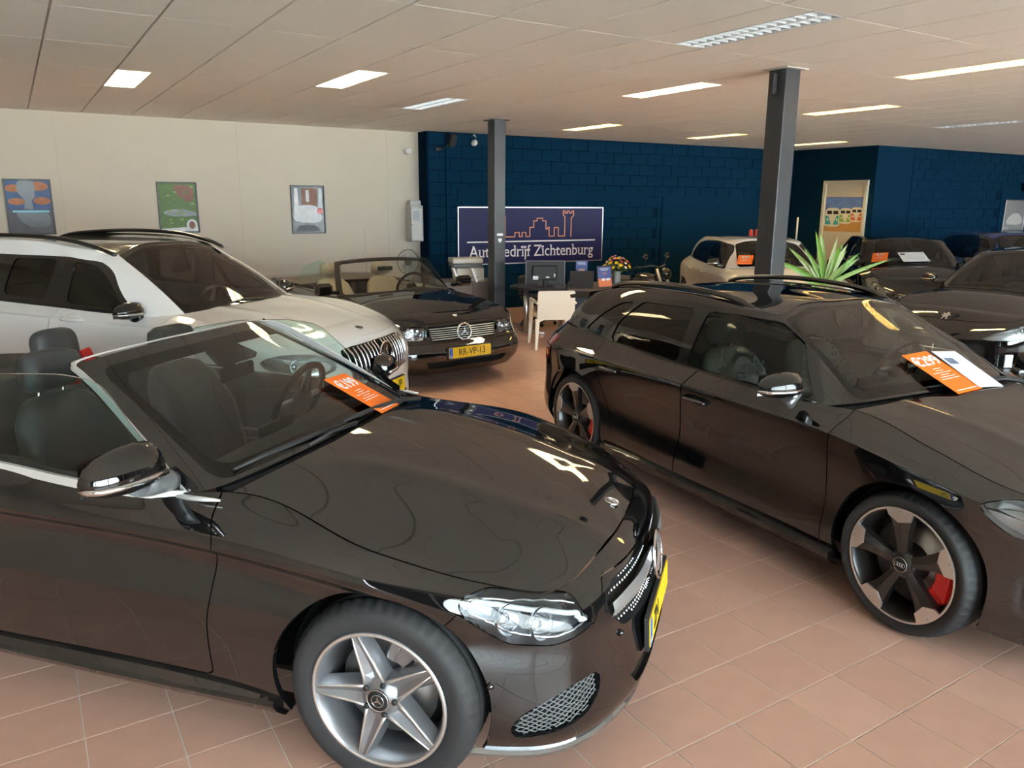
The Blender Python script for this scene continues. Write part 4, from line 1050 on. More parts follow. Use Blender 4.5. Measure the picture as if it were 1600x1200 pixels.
    hood_obj(H, M_black, root)
    p = Vector((.56, 0, 0)); k = np.argmin((H.V[:,0]-.565)**2+(H.V[:,1])**2); q = H.V[k]; nn = Vector(H.N[k])
    Tb = frame_T(Vector(q)+nn*.003, Vector((0, 1, 0)), Vector((-1, 0, .2)))
    b = MB(); b.lathe([(0, .0), (.027, .0), (.029, -.003)], 24, T=Tb @ Matrix(((1,0,0,0),(0,0,1,0),(0,1,0,0),(0,0,0,1)))); o = b.build('badge_plate', M_alu, root)
    star_badge('hood_badge', .027, Tb @ TR((0, 0, .001)), root, ring=.14)
    # scuttle below the windscreen
    v = []
    for y in np.linspace(-.70, .70, 15): v += [(-.45-.13*(y/.7)**2, y, .945-.05*(y/.7)**2), (-.64-.12*(y/.7)**2, y, .925-.03*(y/.7)**2)]
    b = MB(); b.add(v, [(2*i, 2*i+1, 2*i+3, 2*i+2) for i in range(14)], True); b.build('scuttle', M_plastic, root)
    # windscreen frame and glass
    GB = [(-.52,0,.955),(-.55,.36,.942),(-.605,.60,.925),(-.67,.72,.905),(-.725,.775,.898)]
    GT = [(-1.245,0,1.292),(-1.255,.28,1.288),(-1.29,.46,1.275),(-1.335,.555,1.258),(-1.37,.60,1.248)]
    greenhouse(C, GB, GT, bulge=.012, rs=.02, roofin=.02, rise=.004)
    gh = C.gh; te = C.ght; f = rbox(gh.A[:,0], gh.A[:,1]*.16, -te[3]+.012, te[3]-.012, .012, .445, .05)
    gl, fr = clip(gh, f); pm_obj(gl, 'windscreen', G_clear, root, 0); pm_obj(fr, 'windscreen_frame', M_black, root, .022)
    blk, _ = clip(gl, -(rbox(gl.A[:,0], gl.A[:,1]*.16, -te[3]+.05, te[3]-.05, .05, .405, .06))); pm_obj(blk, 'glass_border', M_gloss, root, 0, -.004)
    # silver trim over the frame
    R_ = C.gh; topi = [(x[0]-.012, x[1]+.0, x[2]+.004) for x in GT]
    edge = [(-.735,.785,.885),(-.90,.735,.998),(-1.06,.69,1.10),(-1.20,.65,1.185),(-1.30,.625,1.235),(-1.36,.60,1.252),(-1.39,.555,1.262),(-1.375,.46,1.274),(-1.33,.28,1.288),(-1.31,0,1.293)]
    for sg in (-1, 1):
        e2 = cp([(x, sg*y, z) for x, y, z in edge], 5, False); v = []; n = len(e2)
        for i, p in enumerate(e2):
            side = i < n*.55; a_ = np.array([.0, sg*.006, .004]) if side else np.array([-.004, 0, .006]); w_ = np.array([.012, 0, .010]) if side else np.array([.014, 0, .004])
            v += [tuple(p-w_), tuple(p-w_*.9+a_), tuple(p+w_*.9+a_), tuple(p+w_)]
        b = MB(); b.add(v, [(i*4+k, i*4+(k+1) % 4, (i+1)*4+(k+1) % 4, (i+1)*4+k) for i in range(n-1) for k in range(4)], False); b.build('frame_trim', M_alum, root)
    belt_strip(C, -.74, -3.0, M_alum, 'belt_trim', .010, .018, inset=-.004, drop=-.004)
    for sg in (-1, 1):   # short trim piece in front of the mirror
        b = MB(); b.tube([(-.60, sg*.792, .893), (-.66, sg*.80, .893), (-.76, sg*.803, .892)], [.004, .009, .011], 8); b.build('belt_trim_end', M_alum, root)
    # raised door glass
    gpoly = rpoly([(-.80,.90),(-.80,.935),(-.93,1.06),(-1.10,1.215),(-1.16,1.243),(-1.30,1.255),(-1.62,1.235),(-1.95,1.17),(-1.97,.93)], .05)
    for sg in (-1, 1):
        v = [(x, sg*(.785-(z-.9)*.20), z) for x, z in gpoly]; n = len(v); b = MB(); b.add(v, [tuple(range(n))]); b.build('door_glass', G_side, root)
        b = MB(); b.tube(v[6:-6], .0022, 4); b.build('glass_edge', G_smoke, root)
        b = MB(); b.add([(-.70, sg*.782, .895), (-.86, sg*.786, .90), (-.86, sg*.775, .955), (-.79, sg*.768, .985), (-.70, sg*.775, .93)], [(0,1,2,3,4)]); b.build('mirror_triangle', M_gloss, root)
    ledge(C, -.75, -3.1, .10, M_dash)
    deck(C, -2.55, 11, M_dash, 'soft_top_cover', .06)
    interior(C, -.72, -2.6, .885, .69, M_leather, seats=((-1.36, .36), (-1.36, -.36)), rear=None, zs=.445, back=.62, xsw=-1.04, swz=.93, scr=True)
    # rear seats
    b = MB(); b.box((-2.2, 0, .46), (.5, 1.15, .14), bev=.05); b.build('rear_bench', M_leather, root)
    b = MB(); b.box((0, 0, .28), (.14, 1.2, .60), bev=.06, T=TR((-2.45, 0, .46), (0, -.2, 0))); b.build('rear_backrest', M_leather, root)
    for sg in (-1, 1):
        b = MB(); b.sellip((0, 0, 0), (.058, .13, .105), .6, T=TR((-2.52, sg*.36, 1.09), (0, -.15, 0))); b.build('rear_headrest', M_leather, root)
        b = MB(); b.box((0, 0, 0), (.03, .055, .15), bev=.006, T=TR((-1.97, sg*.06, 1.10), (.15*sg, -.3, 0))); b.build('seat_belt', M_beltred, root)
    b = MB(); b.box((-1.10, 0, 1.135), (.02, .23, .065), bev=.02); b.box((-1.14, 0, 1.17), (.05, .04, .08), bev=.01); b.build('rear_view_mirror', M_gloss, root)
    b = MB(); b.prism(rpoly([(-.06,-.09),(.06,-.13),(.06,.13),(-.06,.09)], .02), 0, .02, T=TR((-1.14, 0, 1.205), (0, .48, 0))); b.build('sensor_pod', M_gloss, root)
    underbody(C, .32, -3.5, .6); wheel_wells(C, [(0, r, .352), (wbz, r, .352)])
    for x in (0, wbz):
        for sg in (-1, 1): wheel(root, x, sg*.878, r, .232, 'star', cal=(M_rim, .9))
    mirror(root, (-.79, -.865, 1.025), -1, M_black, foot=(-.0, .045, -.065), foot_m=mat('foot_grey', (.16,.165,.17), .3, .3), sc=1.17)
    mirror(root, (-.86, .83, .985), 1, M_black, foot=(-.0, -.045, -.065), foot_m=M_gloss)
    wipers(C, [[(-.50,-.05,.968), (-.53,-.36,.962), (-.52,-.08,.975), (-.655,-.64,.945)], [(-.47,.52,.94), (-.53,.20,.972), (-.50,.42,.958), (-.545,-.08,.978)]])
    # number plate following the bumper
    plate(root, 'ZN', frame_T((.772, -.02, .365), Vector((0, 1, 0)), Vector((-.05, 0, 1))), dx=-.13)
    for y in (-.46, .46):
        b = MB(); pt, n_ = nose_pt(S0, y, .46, .002); b.sphere(tuple(pt), .012, 10, 6); b.build('parking_sensor', M_black, root)
    pt, n_ = surf_pt(S0, Ux(C, .36), .43, -1, .001); b = MB(); b.sphere(tuple(pt), .012, 10, 6); b.build('parking_sensor', M_black, root)
    # price card standing inside the windscreen
    def card_T(P0, P1, P2):
        ex = Vector(P1)-Vector(P0); ey = Vector(P2)-Vector(P0); c = (Vector(P1)+Vector(P2))/2
        return root_mat(root) @ frame_T(c, ex, ey)
    return C
def root_mat(r): return Matrix.Translation(r.location) @ Matrix.Rotation(r.rotation_euler.z, 4, 'Z')
CONV = car_convertible()
# ================================================================ closed cars
def make_car(sp, name, loc, deg, label, paint, group=None):
    C = build_body(name, loc, math.radians(deg), sp, label, 'car', group)
    root = C.root; S = S0 = C.side; r = sp['r']; wbx = -sp['wb']; T = C.colT; g = sp.get
    ra = g('arch', .04)
    for ax in (0, wbx): _, S = clip(S, np.hypot(S.V[:,0]-ax, S.V[:,2]-(r+.008))-(r+ra))
    if g('hl'):
        hl = toU(S0, g('hl')); hlc = cp(hl, 4) if not g('hlr') else rpoly(hl, g('hlr'))
        S = headlight(C, S, S0, hlc, g('hl_in') or mat('lamp_inner_silver', (.62,.63,.62), .3, .5), balls=[(np.mean([h[0] for h in hl])+du, np.mean([h[1] for h in hl])+dz, rr) for du, dz, rr in g('balls', [(.06,.0,.05),(-.07,.0,.045)])], strip=g('strips'), depth=.06)
    if g('tl'):
        tl = cp(toU(S0, g('tl')), 4); a, S = cutout(S, sdp(tl, *uz(S)), .003)
        for sg in (-1, 1): pm_obj(a.side(sg), 'tail_light', M_redlens, root, .02, .003)
    gr = None
    if g('grille') is not None:
        S, a, gr = front_cut(C, S, g('grille'), 'radiator_grille', M_dark, .035)
    for poly, nm in g('intakes', []):
        S, a, e_ = front_cut(C, S, poly, nm, M_dark, .04)
    C.gr = gr
    if g('bumper'):
        f = np.maximum(sdp(toU_poly(C, S0, g('bumper')), *uz(S)), .05-S.V[:,0]); a, S = cutout(S, f, .004); pm_obj(a, 'front_bumper', paint, root, .018)
    C.doors = []
    for k, poly in enumerate(g('doors', [])):
        S, ds = door_panel(C, S, rpoly(poly, .03), 'door', m=paint); C.doors.append(ds)
        hx, hz = g('handles')[k]
        for sg, d in zip((-1, 1), ds): door_handle(d, S0, C, hx, hz, sg, g('handle_m') or paint, .20)
    if g('lower'):   # plastic cladding below a height, and round the arches
        f = S.V[:,2]-g('lower'); f = np.minimum(f, np.minimum(np.hypot(S.V[:,0], S.V[:,2]-r-.008), np.hypot(S.V[:,0]-wbx, S.V[:,2]-r-.008))-(r+ra+.05))
        a, S = cutout(S, f, .0); pm_obj(a, 'wheel_arch_cladding', M_plastic, root, .02, .004)
    pm_obj(S, 'body_shell', paint, root, .02)
    # sill
    if g('sill', True):
        for sg in (-1, 1):
            v = []; z0 = g('sillz', .20); W = g('sillw', .885)
            for x in np.linspace(-(r+ra), wbx+r+ra, 24):
                v += [(x, sg*(W-.03), z0+.04), (x, sg*(W+.006), z0+.02), (x, sg*(W+.002), z0-.01), (x, sg*(W-.05), z0-.05), (x, sg*.70, z0-.05)]
            b = MB(); b.add(v, [(i*5+k, i*5+k+1, (i+1)*5+k+1, (i+1)*5+k) for i in range(23) for k in range(4)]+[(0,1,2,3,4), tuple(23*5+k for k in range(5))]); b.build('sill', g('sill_m') or paint, root)
    # hood
    ic, iw = g('ihood', (2, 5)); tF = np.linspace(0, T[ic]+g('hoodcorner', 0), 30); tS = np.linspace(tF[-1], T[iw], 60)
    F = C.topcurve(tF); Sd = C.topcurve(tS); cy = Sd[-1]; cx, cz = g('cowl')
    B = np.array([(cx+(cy[0]-cx)*(y/cy[1])**2, y, cz-(cz-cy[2])*(y/cy[1])**2) for y in np.linspace(0, cy[1], 20)]); B[-1] = cy
    hc, hn = g('hoodcrown', (.04, .012))
    H = coons(F, Sd, B, nu=60, nv=26, cfun=lambda u: hc*(1-(2*u-1)**2)+hn*np.sin(PI*np.minimum(u*4, 1)))
    rd = g('ridge')
    if rd:
        Y = np.abs(H.V[:,1]); X = H.V[:,0]; q = rd[0]+(rd[1]-rd[0])*np.clip((.6-X)/1.1, 0, 1)
        H.V[:,2] += rd[2]*np.exp(-((Y-q)/.05)**2)*np.clip((.62-X)/.3, 0, 1); H = grid_pm(H.V.reshape(53, 61, 3), np.linspace(0, 1, 61), np.linspace(-1, 1, 53), True)
    C.hood = H; hood_obj(H, paint, root)
    v = []; y1 = cy[1]*.97
    for y in np.linspace(-y1, y1, 13):
        q = (y/y1)**2; v += [(cx+(cy[0]-cx)*q+.01, y, cz-(cz-cy[2])*q-.012), (cx+(cy[0]-cx)*q-.16, y, cz-(cz-cy[2])*q-.022)]
    b = MB(); b.add(v, [(2*i, 2*i+1, 2*i+3, 2*i+2) for i in range(12)], True); b.build('scuttle', M_plastic, root)
    # cabin
    greenhouse(C, g('GB'), g('GT'), bulge=g('bulge', .018), rs=.03, roofin=.05, rise=.022)
    gh = C.gh; t = C.ght; A, R = gh.A[:,0], gh.A[:,1]*.15; ic1, ic2 = g('icorner', (2, 7))
    fm = g('frame', .05)
    mg = g('gmat', {})
    fe = g('fedge', .016); f = rbox(A, R, -t[ic1]+fe, t[ic1]-fe, .01, .44, .05); gl, fr = clip(gh, f)
    pm_obj(gl, 'windscreen', mg.get('front', G_clear), root, 0)
    blk, _ = clip(gl, -rbox(gl.A[:,0], gl.A[:,1]*.15, -t[ic1]+fe+.035, t[ic1]-fe-.035, .05, .41, .06)); pm_obj(blk, 'glass_border', M_gloss, root, 0, -.004)
    f = -rbox(np.abs(fr.A[:,0]), fr.A[:,1]*.15, t[ic2]+.03, t[-1]+2, .05, .42, .05); rest, rw = clip(fr, f)
    pm_obj(rw, 'rear_window', mg.get('rear', G_tint), root, 0)
    if g('trimpoly') is not None:         # dark band round the side windows
        f = np.maximum(sdp(rpoly(g('trimpoly'), .05), rest.V[:,0], rest.V[:,2]), .45-np.abs(rest.V[:,1])); a, rest = cutout(rest, f, .0)
        band = a
    else: band = None
    for k, (poly, gm) in enumerate(g('windows')):
        P = rpoly(poly, .035)
        src = band if band is not None else rest
        f = np.maximum(sdp(P, src.V[:,0], src.V[:,2]), .40-np.abs(src.V[:,1])); a, o_ = cutout(src, f, .0)
        if band is not None: band = o_
        else: rest = o_
        for sg in (-1, 1): pm_obj(a.side(sg), 'side_window', gm, root, 0, -.006)
    if band is not None: pm_obj(band, 'window_surround', M_gloss, root, .015, .002)
    if g('header_m'):
        hd, rest = cutout(rest, np.abs(rest.A[:,0])-(t[ic1]-fe), .0); pm_obj(hd, 'windscreen_header', g('header_m'), root, .02)
    pm_obj(rest, 'cabin_frame', paint, root, .02)
    rp = roof_patch(C, ic1, ic2, crown=g('roofcrown', .03)); C.roof = rp
    rm = g('roof_m') or paint; pm_obj(rp, 'roof', rm, root, .02)
    if g('deck') is not None: deck(C, g('deck')[0], g('deck')[1], paint, 'boot_lid', .02)
    belt = g('belt')
    if belt: belt_strip(C, belt[0], belt[1], belt[2], 'belt_trim', .009, .010, inset=.004, drop=.002)
    if g('ledge', True): ledge(C, -.62, wbx-.2, g('ledgew', .07), M_plastic, 'window_sill')
    # inner lining: head and side
    lin, _ = clip(gh, np.maximum(gh.A[:,1]*-1+3.05, -1)); 
    pm_obj(rp, 'headliner', M_headliner, root, 0, -.03)
    it = g('interior', {})
    interior(C, g('xd', -.72), wbx+.05, it.get('zd', .88), it.get('hw', .66), it.get('m', M_leather), seats=it.get('seats', ((-1.45,.35),(-1.45,-.35))), rear=it.get('rear', -2.25), zs=it.get('zs', .42), back=it.get('back', .58), quilt=it.get('quilt', False), badge=it.get('badge'), xsw=it.get('xsw'), swz=it.get('swz'), ztop=g('zbelt', .9))
    if g('tub', True):
        b = MB(); b.box((wbx-.25, 0, .60), (.5, 1.25, .45)); b.build('rear_shelf_box', M_dark, root)
    b = MB(); xm, zm = g('rvm', (-1.05, 1.16)); b.box((xm, 0, zm), (.02, .22, .06), bev=.018); b.box((xm-.03, 0, zm+.05), (.03, .05, .10), bev=.01); b.build('rear_view_mirror', M_gloss, root)
    underbody(C, .3, wbx-.4, .60); wheel_wells(C, [(0, r, r+ra-.012), (wbx, r, r+ra-.012)])
    mr = g('mirror')
    for sg in (-1, 1): mirror(root, (mr[0]+(g('mirror_far', 0) if sg > 0 else 0), sg*(mr[1]+(g('mirror_far', 0) if sg > 0 else 0)), mr[2]-(.04 if g('mirror_far') and sg > 0 else 0)), sg, g('mirror_m') or paint, foot_m=g('foot_m') if sg < 0 else M_gloss, foot=g('foot') and (g('foot')[0], -sg*g('foot')[1], g('foot')[2]), sc=g('mirror_s', .9))
    for x in (0, wbx):
        for sg in (-1, 1): wheel(root, x, sg*g('track', .865), r, g('rimr', .23), g('wheel', 'five'), cal=g('cal'))
    if g('rail'):
        for sg in (-1, 1):
            b = MB(); pts = cp([(x, sg*y, z) for x, y, z in g('rail')], 6, False); n = len(pts); b.tube(pts, [.006]+[.017]*(n-2)+[.006], 10); b.build('roof_rail', g('rail_m') or M_gloss, root)
    if g('wipers'): wipers(C, g('wipers'))
    if g('plate'): plate(root, g('plate')[0], frame_T(g('plate')[1], Vector((0, 1, 0)), Vector((-.06, 0, 1))), dx=.15)
    return C
def toU_poly(C, S0, P): return np.array(P)

def flat_badge(name, H, x, y, out, parent, m): pass

# ---- black hatchback on the right
def car_hatch():
    n = 14
    sp = dict(r=.322, wb=2.70, track=.868, rimr=.256, wheel='rotor', cal=(M_red, -.12), arch=.040,
      outline=[(.80,0),(.76,.40),(.62,.68),(.34,.835),(0,.885),(-.44,.885),(-.60,.885),(-1.5,.892),(-2.2,.892),(-2.70,.90),(-3.12,.865),(-3.40,.70),(-3.52,.38),(-3.54,0)],
      z=[[.13,.13,.14,.16,.18,.19,.19,.19,.19,.19,.20,.23,.25,.25],
         [.24,.24,.25,.27,.29,.30,.30,.30,.30,.31,.32,.34,.35,.35],
         [.42,.42,.43,.46,.50,.50,.50,.51,.52,.53,.53,.53,.52,.52],
         [.56,.56,.58,.66,.74,.775,.78,.79,.79,.79,.78,.74,.70,.70],
         [.64,.64,.66,.72,.775,.825,.83,.835,.84,.85,.85,.84,.82,.82],
         [.70,.705,.725,.765,.832,.900,.900,.902,.915,.945,.96,.95,.93,.93]],
      inset=[[.05,.05,.05,.05,.06,.06,.06,.06,.06,.06,.06,.05,.05,.05],
         [.0,.0,.0,.0,.005,.015,.02,.02,.02,.0,.0,.0,.0,.0],
         [.02,.02,.015,.01,.005,.025,.035,.04,.03,.0,.005,.01,.0,.0],
         [.02,.02,.02,.01,-.008,.0,.0,.0,-.002,-.006,.0,.03,.05,.05],
         [.05,.05,.05,.03,.015,.02,.02,.02,.02,.02,.04,.06,.08,.08],
         [.11,.11,.10,.115,.155,.175,.12,.11,.115,.14,.16,.18,.16,.15]], step=.025, rsub=8,
      hl=[(.30,-.84,.70),(.42,-.79,.735),(.60,-.69,.70),(.70,-.52,.66),(.68,-.58,.60),(.52,-.76,.59),(.38,-.82,.62)],
      balls=[(.07,-.0,.04),(-.07,.0,.04)],
      tl=[(-2.99,-.87,.87),(-3.12,-.83,.885),(-3.50,-.50,.86),(-3.50,-.50,.72),(-3.20,-.82,.68),(-3.08,-.86,.70),(-3.04,-.87,.78)],
      grille=rpoly([(-.5,.66),(.34,.66),(.42,.56),(.36,.30),(-.5,.30)], .03), intakes=[(rpoly([(.48,.42),(.62,.46),(.68,.40),(.66,.26),(.50,.24)], .03), 'air_intake')],
      doors=[[(-.435,.24),(-.425,.50),(-.425,.86),(-.45,.95),(-1.47,.97),(-1.478,.90),(-1.52,.55),(-1.56,.24)],
             [(-1.565,.24),(-1.525,.55),(-1.483,.90),(-1.475,.97),(-2.47,.98),(-2.44,.86),(-2.36,.66),(-2.25,.45),(-2.19,.24)]],
      handles=[(-1.37,.755),(-2.24,.775)], sillz=.205, sillw=.878,
      ihood=(2, 5), cowl=(-.34, .945), hoodcrown=(.04,.012), ridge=(.35,.45,.007),
      GB=[(-.40,0,.945),(-.43,.38,.935),(-.505,.64,.91),(-.575,.735,.895),(-1.2,.765,.898),(-2.0,.765,.91),(-2.75,.735,.945),(-3.16,.65,.965),(-3.34,.45,.96),(-3.38,0,.955)],
      GT=[(-1.17,0,1.292),(-1.165,.30,1.286),(-1.125,.525,1.245),(-1.20,.59,1.255),(-1.55,.625,1.288),(-2.1,.62,1.292),(-2.62,.60,1.255),(-2.98,.56,1.185),(-3.06,.38,1.19),(-3.08,0,1.20)],
      icorner=(2, 7), roofcrown=.045, frame=.04,
      windows=[([(-1.60,.912),(-1.552,1.238),(-1.30,1.250),(-1.09,1.228),(-.885,1.135),(-.73,1.0),(-.635,.912)], G_side),
               ([(-2.43,.935),(-2.38,1.075),(-2.20,1.222),(-1.665,1.240),(-1.675,1.09),(-1.69,.915)], G_tint),
               ([(-2.80,.962),(-2.60,1.105),(-2.44,1.190),(-2.27,1.215),(-2.37,1.10),(-2.49,.942)], G_tint)],
      trimpoly=[(-2.86,.952),(-2.62,1.125),(-2.45,1.215),(-2.2,1.252),(-1.6,1.272),(-1.28,1.274),(-1.06,1.248),(-.86,1.152),(-.70,1.01),(-.575,.895),(-1.6,.893)],
      belt=(-.62,-2.85,M_gloss), rvm=(-1.06,1.13), mirror_far=.05, mirror=(-.67,.855,.985), mirror_m=M_gloss, foot_m=M_rim, foot=(-.0,-.045,-.075), mirror_s=1.0,
      interior=dict(zd=.865, quilt=True, m=M_leatherg, badge=True, seats=((-1.33,.36),(-1.33,-.36)), zs=.45, back=.52, rear=-2.35, xsw=-1.02, swz=.90), xd=-.70,
      rail=[(-2.72,.555,1.262),(-2.55,.56,1.31),(-2.1,.575,1.345),(-1.7,.575,1.342),(-1.42,.57,1.315),(-1.27,.565,1.270)], rail_m=M_black,
      wipers=[[(-.40,.10,.955),(-.46,-.30,.945),(-.44,.03,.962),(-.545,-.60,.925)],[(-.37,.56,.93),(-.43,.28,.952),(-.42,.60,.935),(-.47,-.02,.968)]],
      plate=None)
    C = make_car(sp, 'hatchback_car', (3.984, 1.669), -95.03, 'black five-door hatchback on the right with big two-tone wheels and red brake calipers', M_black)
    b = MB(); v = []
    for y in np.linspace(-.58, .58, 14):
        q = (abs(y)/.58)**2; v += [(-2.98, y, 1.232-.025*q), (-3.32+.05*q, y, 1.175-.02*q), (-3.31+.05*q, y, 1.150-.02*q), (-3.0, y, 1.18-.02*q)]
    b.add(v, [(i*4+k, i*4+(k+1) % 4, (i+1)*4+(k+1) % 4, (i+1)*4+k) for i in range(13) for k in range(4)]+[(0,1,2,3), tuple(52+k for k in range(4))]); b.build('roof_spoiler', M_black, C.root)
    for sg in (-1, 1):
        mrr = [c for c in C.root.children if c.name.startswith('wing_mirror')]
    return C
HATCH = car_hatch()
# ---- white estate behind the convertible
def car_suv():
    sp = dict(r=.365, wb=2.87, track=.91, rimr=.25, wheel='five', arch=.045,
      outline=[(.84,0),(.80,.40),(.66,.72),(.38,.88),(0,.935),(-.46,.925),(-.62,.925),(-1.5,.935),(-2.3,.935),(-2.87,.945),(-3.3,.92),(-3.6,.76),(-3.76,.4),(-3.80,0)],
      z=[[.20,.20,.21,.23,.25,.26,.26,.26,.26,.26,.28,.32,.34,.35],
         [.34,.34,.35,.38,.42,.43,.43,.43,.43,.44,.45,.48,.50,.50],
         [.52,.52,.54,.60,.66,.68,.68,.68,.68,.70,.70,.70,.70,.70],
         [.70,.70,.71,.82,.90,.955,.96,.985,1.01,1.02,1.01,.97,.95,.95],
         [.81,.81,.80,.90,.97,1.01,1.015,1.04,1.06,1.08,1.08,1.06,1.04,1.04],
         [.885,.88,.865,.935,1.02,1.065,1.07,1.095,1.13,1.16,1.17,1.16,1.15,1.15]],
      inset=[[.06,.06,.06,.05,.05,.06,.06,.06,.06,.05,.05,.05,.05,.05],
         [.0,.0,.0,.0,.0,.01,.01,.01,.01,.0,.0,.0,.0,.0],
         [.01,.01,.01,.01,.005,.02,.03,.03,.02,.0,.005,.01,.0,.0],
         [.01,.01,.01,.01,-.005,.0,.0,.0,.0,-.005,.0,.03,.05,.05],
         [.05,.05,.05,.03,.015,.03,.03,.03,.03,.03,.05,.07,.09,.09],
         [.13,.13,.12,.10,.10,.19,.11,.10,.10,.11,.13,.16,.16,.16]], step=.03, rsub=7,
      hl=[(.36,-.88,.80),(.50,-.82,.85),(.66,-.66,.83),(.72,-.56,.79),(.74,-.56,.72),(.62,-.75,.69),(.46,-.86,.73)],
      tl=[(-3.35,-.90,1.05),(-3.55,-.78,1.07),(-3.70,-.50,1.05),(-3.70,-.50,.92),(-3.5,-.80,.90)],
      grille=rpoly([(-.5,.855),(.34,.850),(.455,.835),(.46,.78),(.40,.60),(-.5,.585)], .03), intakes=[(rpoly([(.50,.50),(.68,.54),(.70,.44),(.62,.30),(.48,.30)], .03), 'air_intake'), (rpoly([(-.4,.40),(.40,.40),(.38,.29),(-.4,.29)], .02), 'lower_intake')],
      doors=[[(-.445,.32),(-.43,.60),(-.44,1.0),(-.47,1.15),(-1.36,1.16),(-1.365,1.12),(-1.42,.94),(-1.47,.70),(-1.50,.32)], [(-1.505,.32),(-1.475,.70),(-1.425,.94),(-1.37,1.12),(-1.365,1.17),(-2.48,1.20),(-2.47,.98),(-2.40,.80),(-2.28,.58),(-2.22,.32)]],
      handles=[(-1.21,1.03),(-2.25,1.06)], sillz=.27, sillw=.92, ihood=(2,5), cowl=(-.28,1.095), hoodcrown=(.035,.015), ridge=(.33,.42,.010),
      GB=[(-.34,0,1.09),(-.37,.40,1.08),(-.46,.68,1.06),(-.55,.79,1.065),(-1.2,.815,1.085),(-2.1,.815,1.12),(-2.95,.79,1.16),(-3.42,.70,1.17),(-3.58,.48,1.16),(-3.62,0,1.16)],
      GT=[(-1.10,0,1.52),(-1.10,.32,1.505),(-1.08,.58,1.445),(-1.20,.655,1.475),(-1.6,.68,1.535),(-2.2,.68,1.55),(-2.85,.66,1.52),(-3.25,.60,1.44),(-3.32,.40,1.43),(-3.34,0,1.44)], icorner=(2,7), roofcrown=.035, fedge=.05,
      windows=[([(-1.35,1.125),(-1.295,1.425),(-1.12,1.40),(-1.00,1.33),(-.88,1.22),(-.82,1.15),(-.79,1.10)], G_tint),
               ([(-1.97,1.165),(-1.885,1.435),(-1.475,1.435),(-1.50,1.30),(-1.565,1.135)], G_tint),
               ([(-2.85,1.20),(-2.55,1.40),(-2.02,1.435),(-2.10,1.175)], G_tint)],
      trimpoly=[(-3.0,1.165),(-2.65,1.40),(-2.2,1.462),(-1.35,1.455),(-1.10,1.422),(-.97,1.345),(-.80,1.18),(-.66,1.065),(-1.6,1.09)],
      rvm=(-1.0,1.33), mirror=(-.66,.83,1.10), mirror_m=M_gloss, foot_m=M_gloss, mirror_s=.95, roof_m=M_gloss, header_m=M_gloss, zbelt=1.0, sill_m=M_plastic,
      interior=dict(zd=1.02, m=M_leather, zs=.58, rear=-2.45), xd=-.70,
      rail=[(-3.05,.60,1.46),(-2.8,.61,1.55),(-2.2,.635,1.595),(-1.6,.635,1.585),(-1.25,.62,1.53),(-1.05,.60,1.465)],
      wipers=[[(-.30,.10,1.105),(-.40,-.30,1.095),(-.36,.03,1.112),(-.50,-.62,1.07)]], plate=('-JP', (.855, .0, .47)))
    C = make_car(sp, 'estate_car', (1.758, 6.04), -50.9, 'white high estate car with black roof rails and vertical-bar grille, behind the near convertible', M_whitep)
    g, S0 = C.gr, C.side
    for i in range(-9, 10):
        y = i*.0465
        if abs(y) < .02: continue
        z1 = .845-.02*abs(y); z0 = .605+max(0, abs(y)-.38)*1.2
        pts = [nose_pt(S0, y, z, .004)[0] for z in np.linspace(z0, z1, 8)]
        b = MB(); b.tube(pts, .0075, 6); b.build('grille_slat', M_chrome, g)
    p, n_ = nose_pt(S0, 0, .735, .02); Ts = frame_T(p, Vector((0, 1, 0)), Vector((-.08, 0, 1)))
    b = MB(); b.lathe([(0, -.01), (.092, -.01), (.098, 0)], 28, T=Ts @ Matrix(((1,0,0,0),(0,0,-1,0),(0,1,0,0),(0,0,0,1)))); b.build('star_backing', M_gloss, g)
    star_badge('grille_star', .10, Ts, g)
    H = C.hood; k = np.argmin((H.V[:,0]-.61)**2+H.V[:,1]**2); Tb = frame_T(Vector(H.V[k]+H.N[k]*.004), Vector((0,1,0)), Vector((-1,0,.2)))
    b = MB(); b.lathe([(0,0),(.028,0),(.03,-.003)], 20, T=Tb @ Matrix(((1,0,0,0),(0,0,1,0),(0,1,0,0),(0,0,0,1)))); b.build('badge_plate', M_alu, C.root); star_badge('hood_badge', .027, Tb, C.root, M_ink, ring=.14)
    b = MB(); b.prism(rpoly([(-.30,.10),(.30,.10),(.33,-.12),(-.33,-.12)], .03), 0, .01, T=frame_T((.70,0,.44), Vector((0,1,0)), Vector((0,0,1)))); b.build('plate_bracket', M_plastic, C.root)
    # slim chrome strip behind the front wheel arch
    b = MB(); b.tube([(-.32,-.935,.99),(-.40,-.935,.93),(-.47,-.935,.80)], .012, 6); b.build('wing_slot', M_gloss, C.root)
    return C
SUV = car_suv()

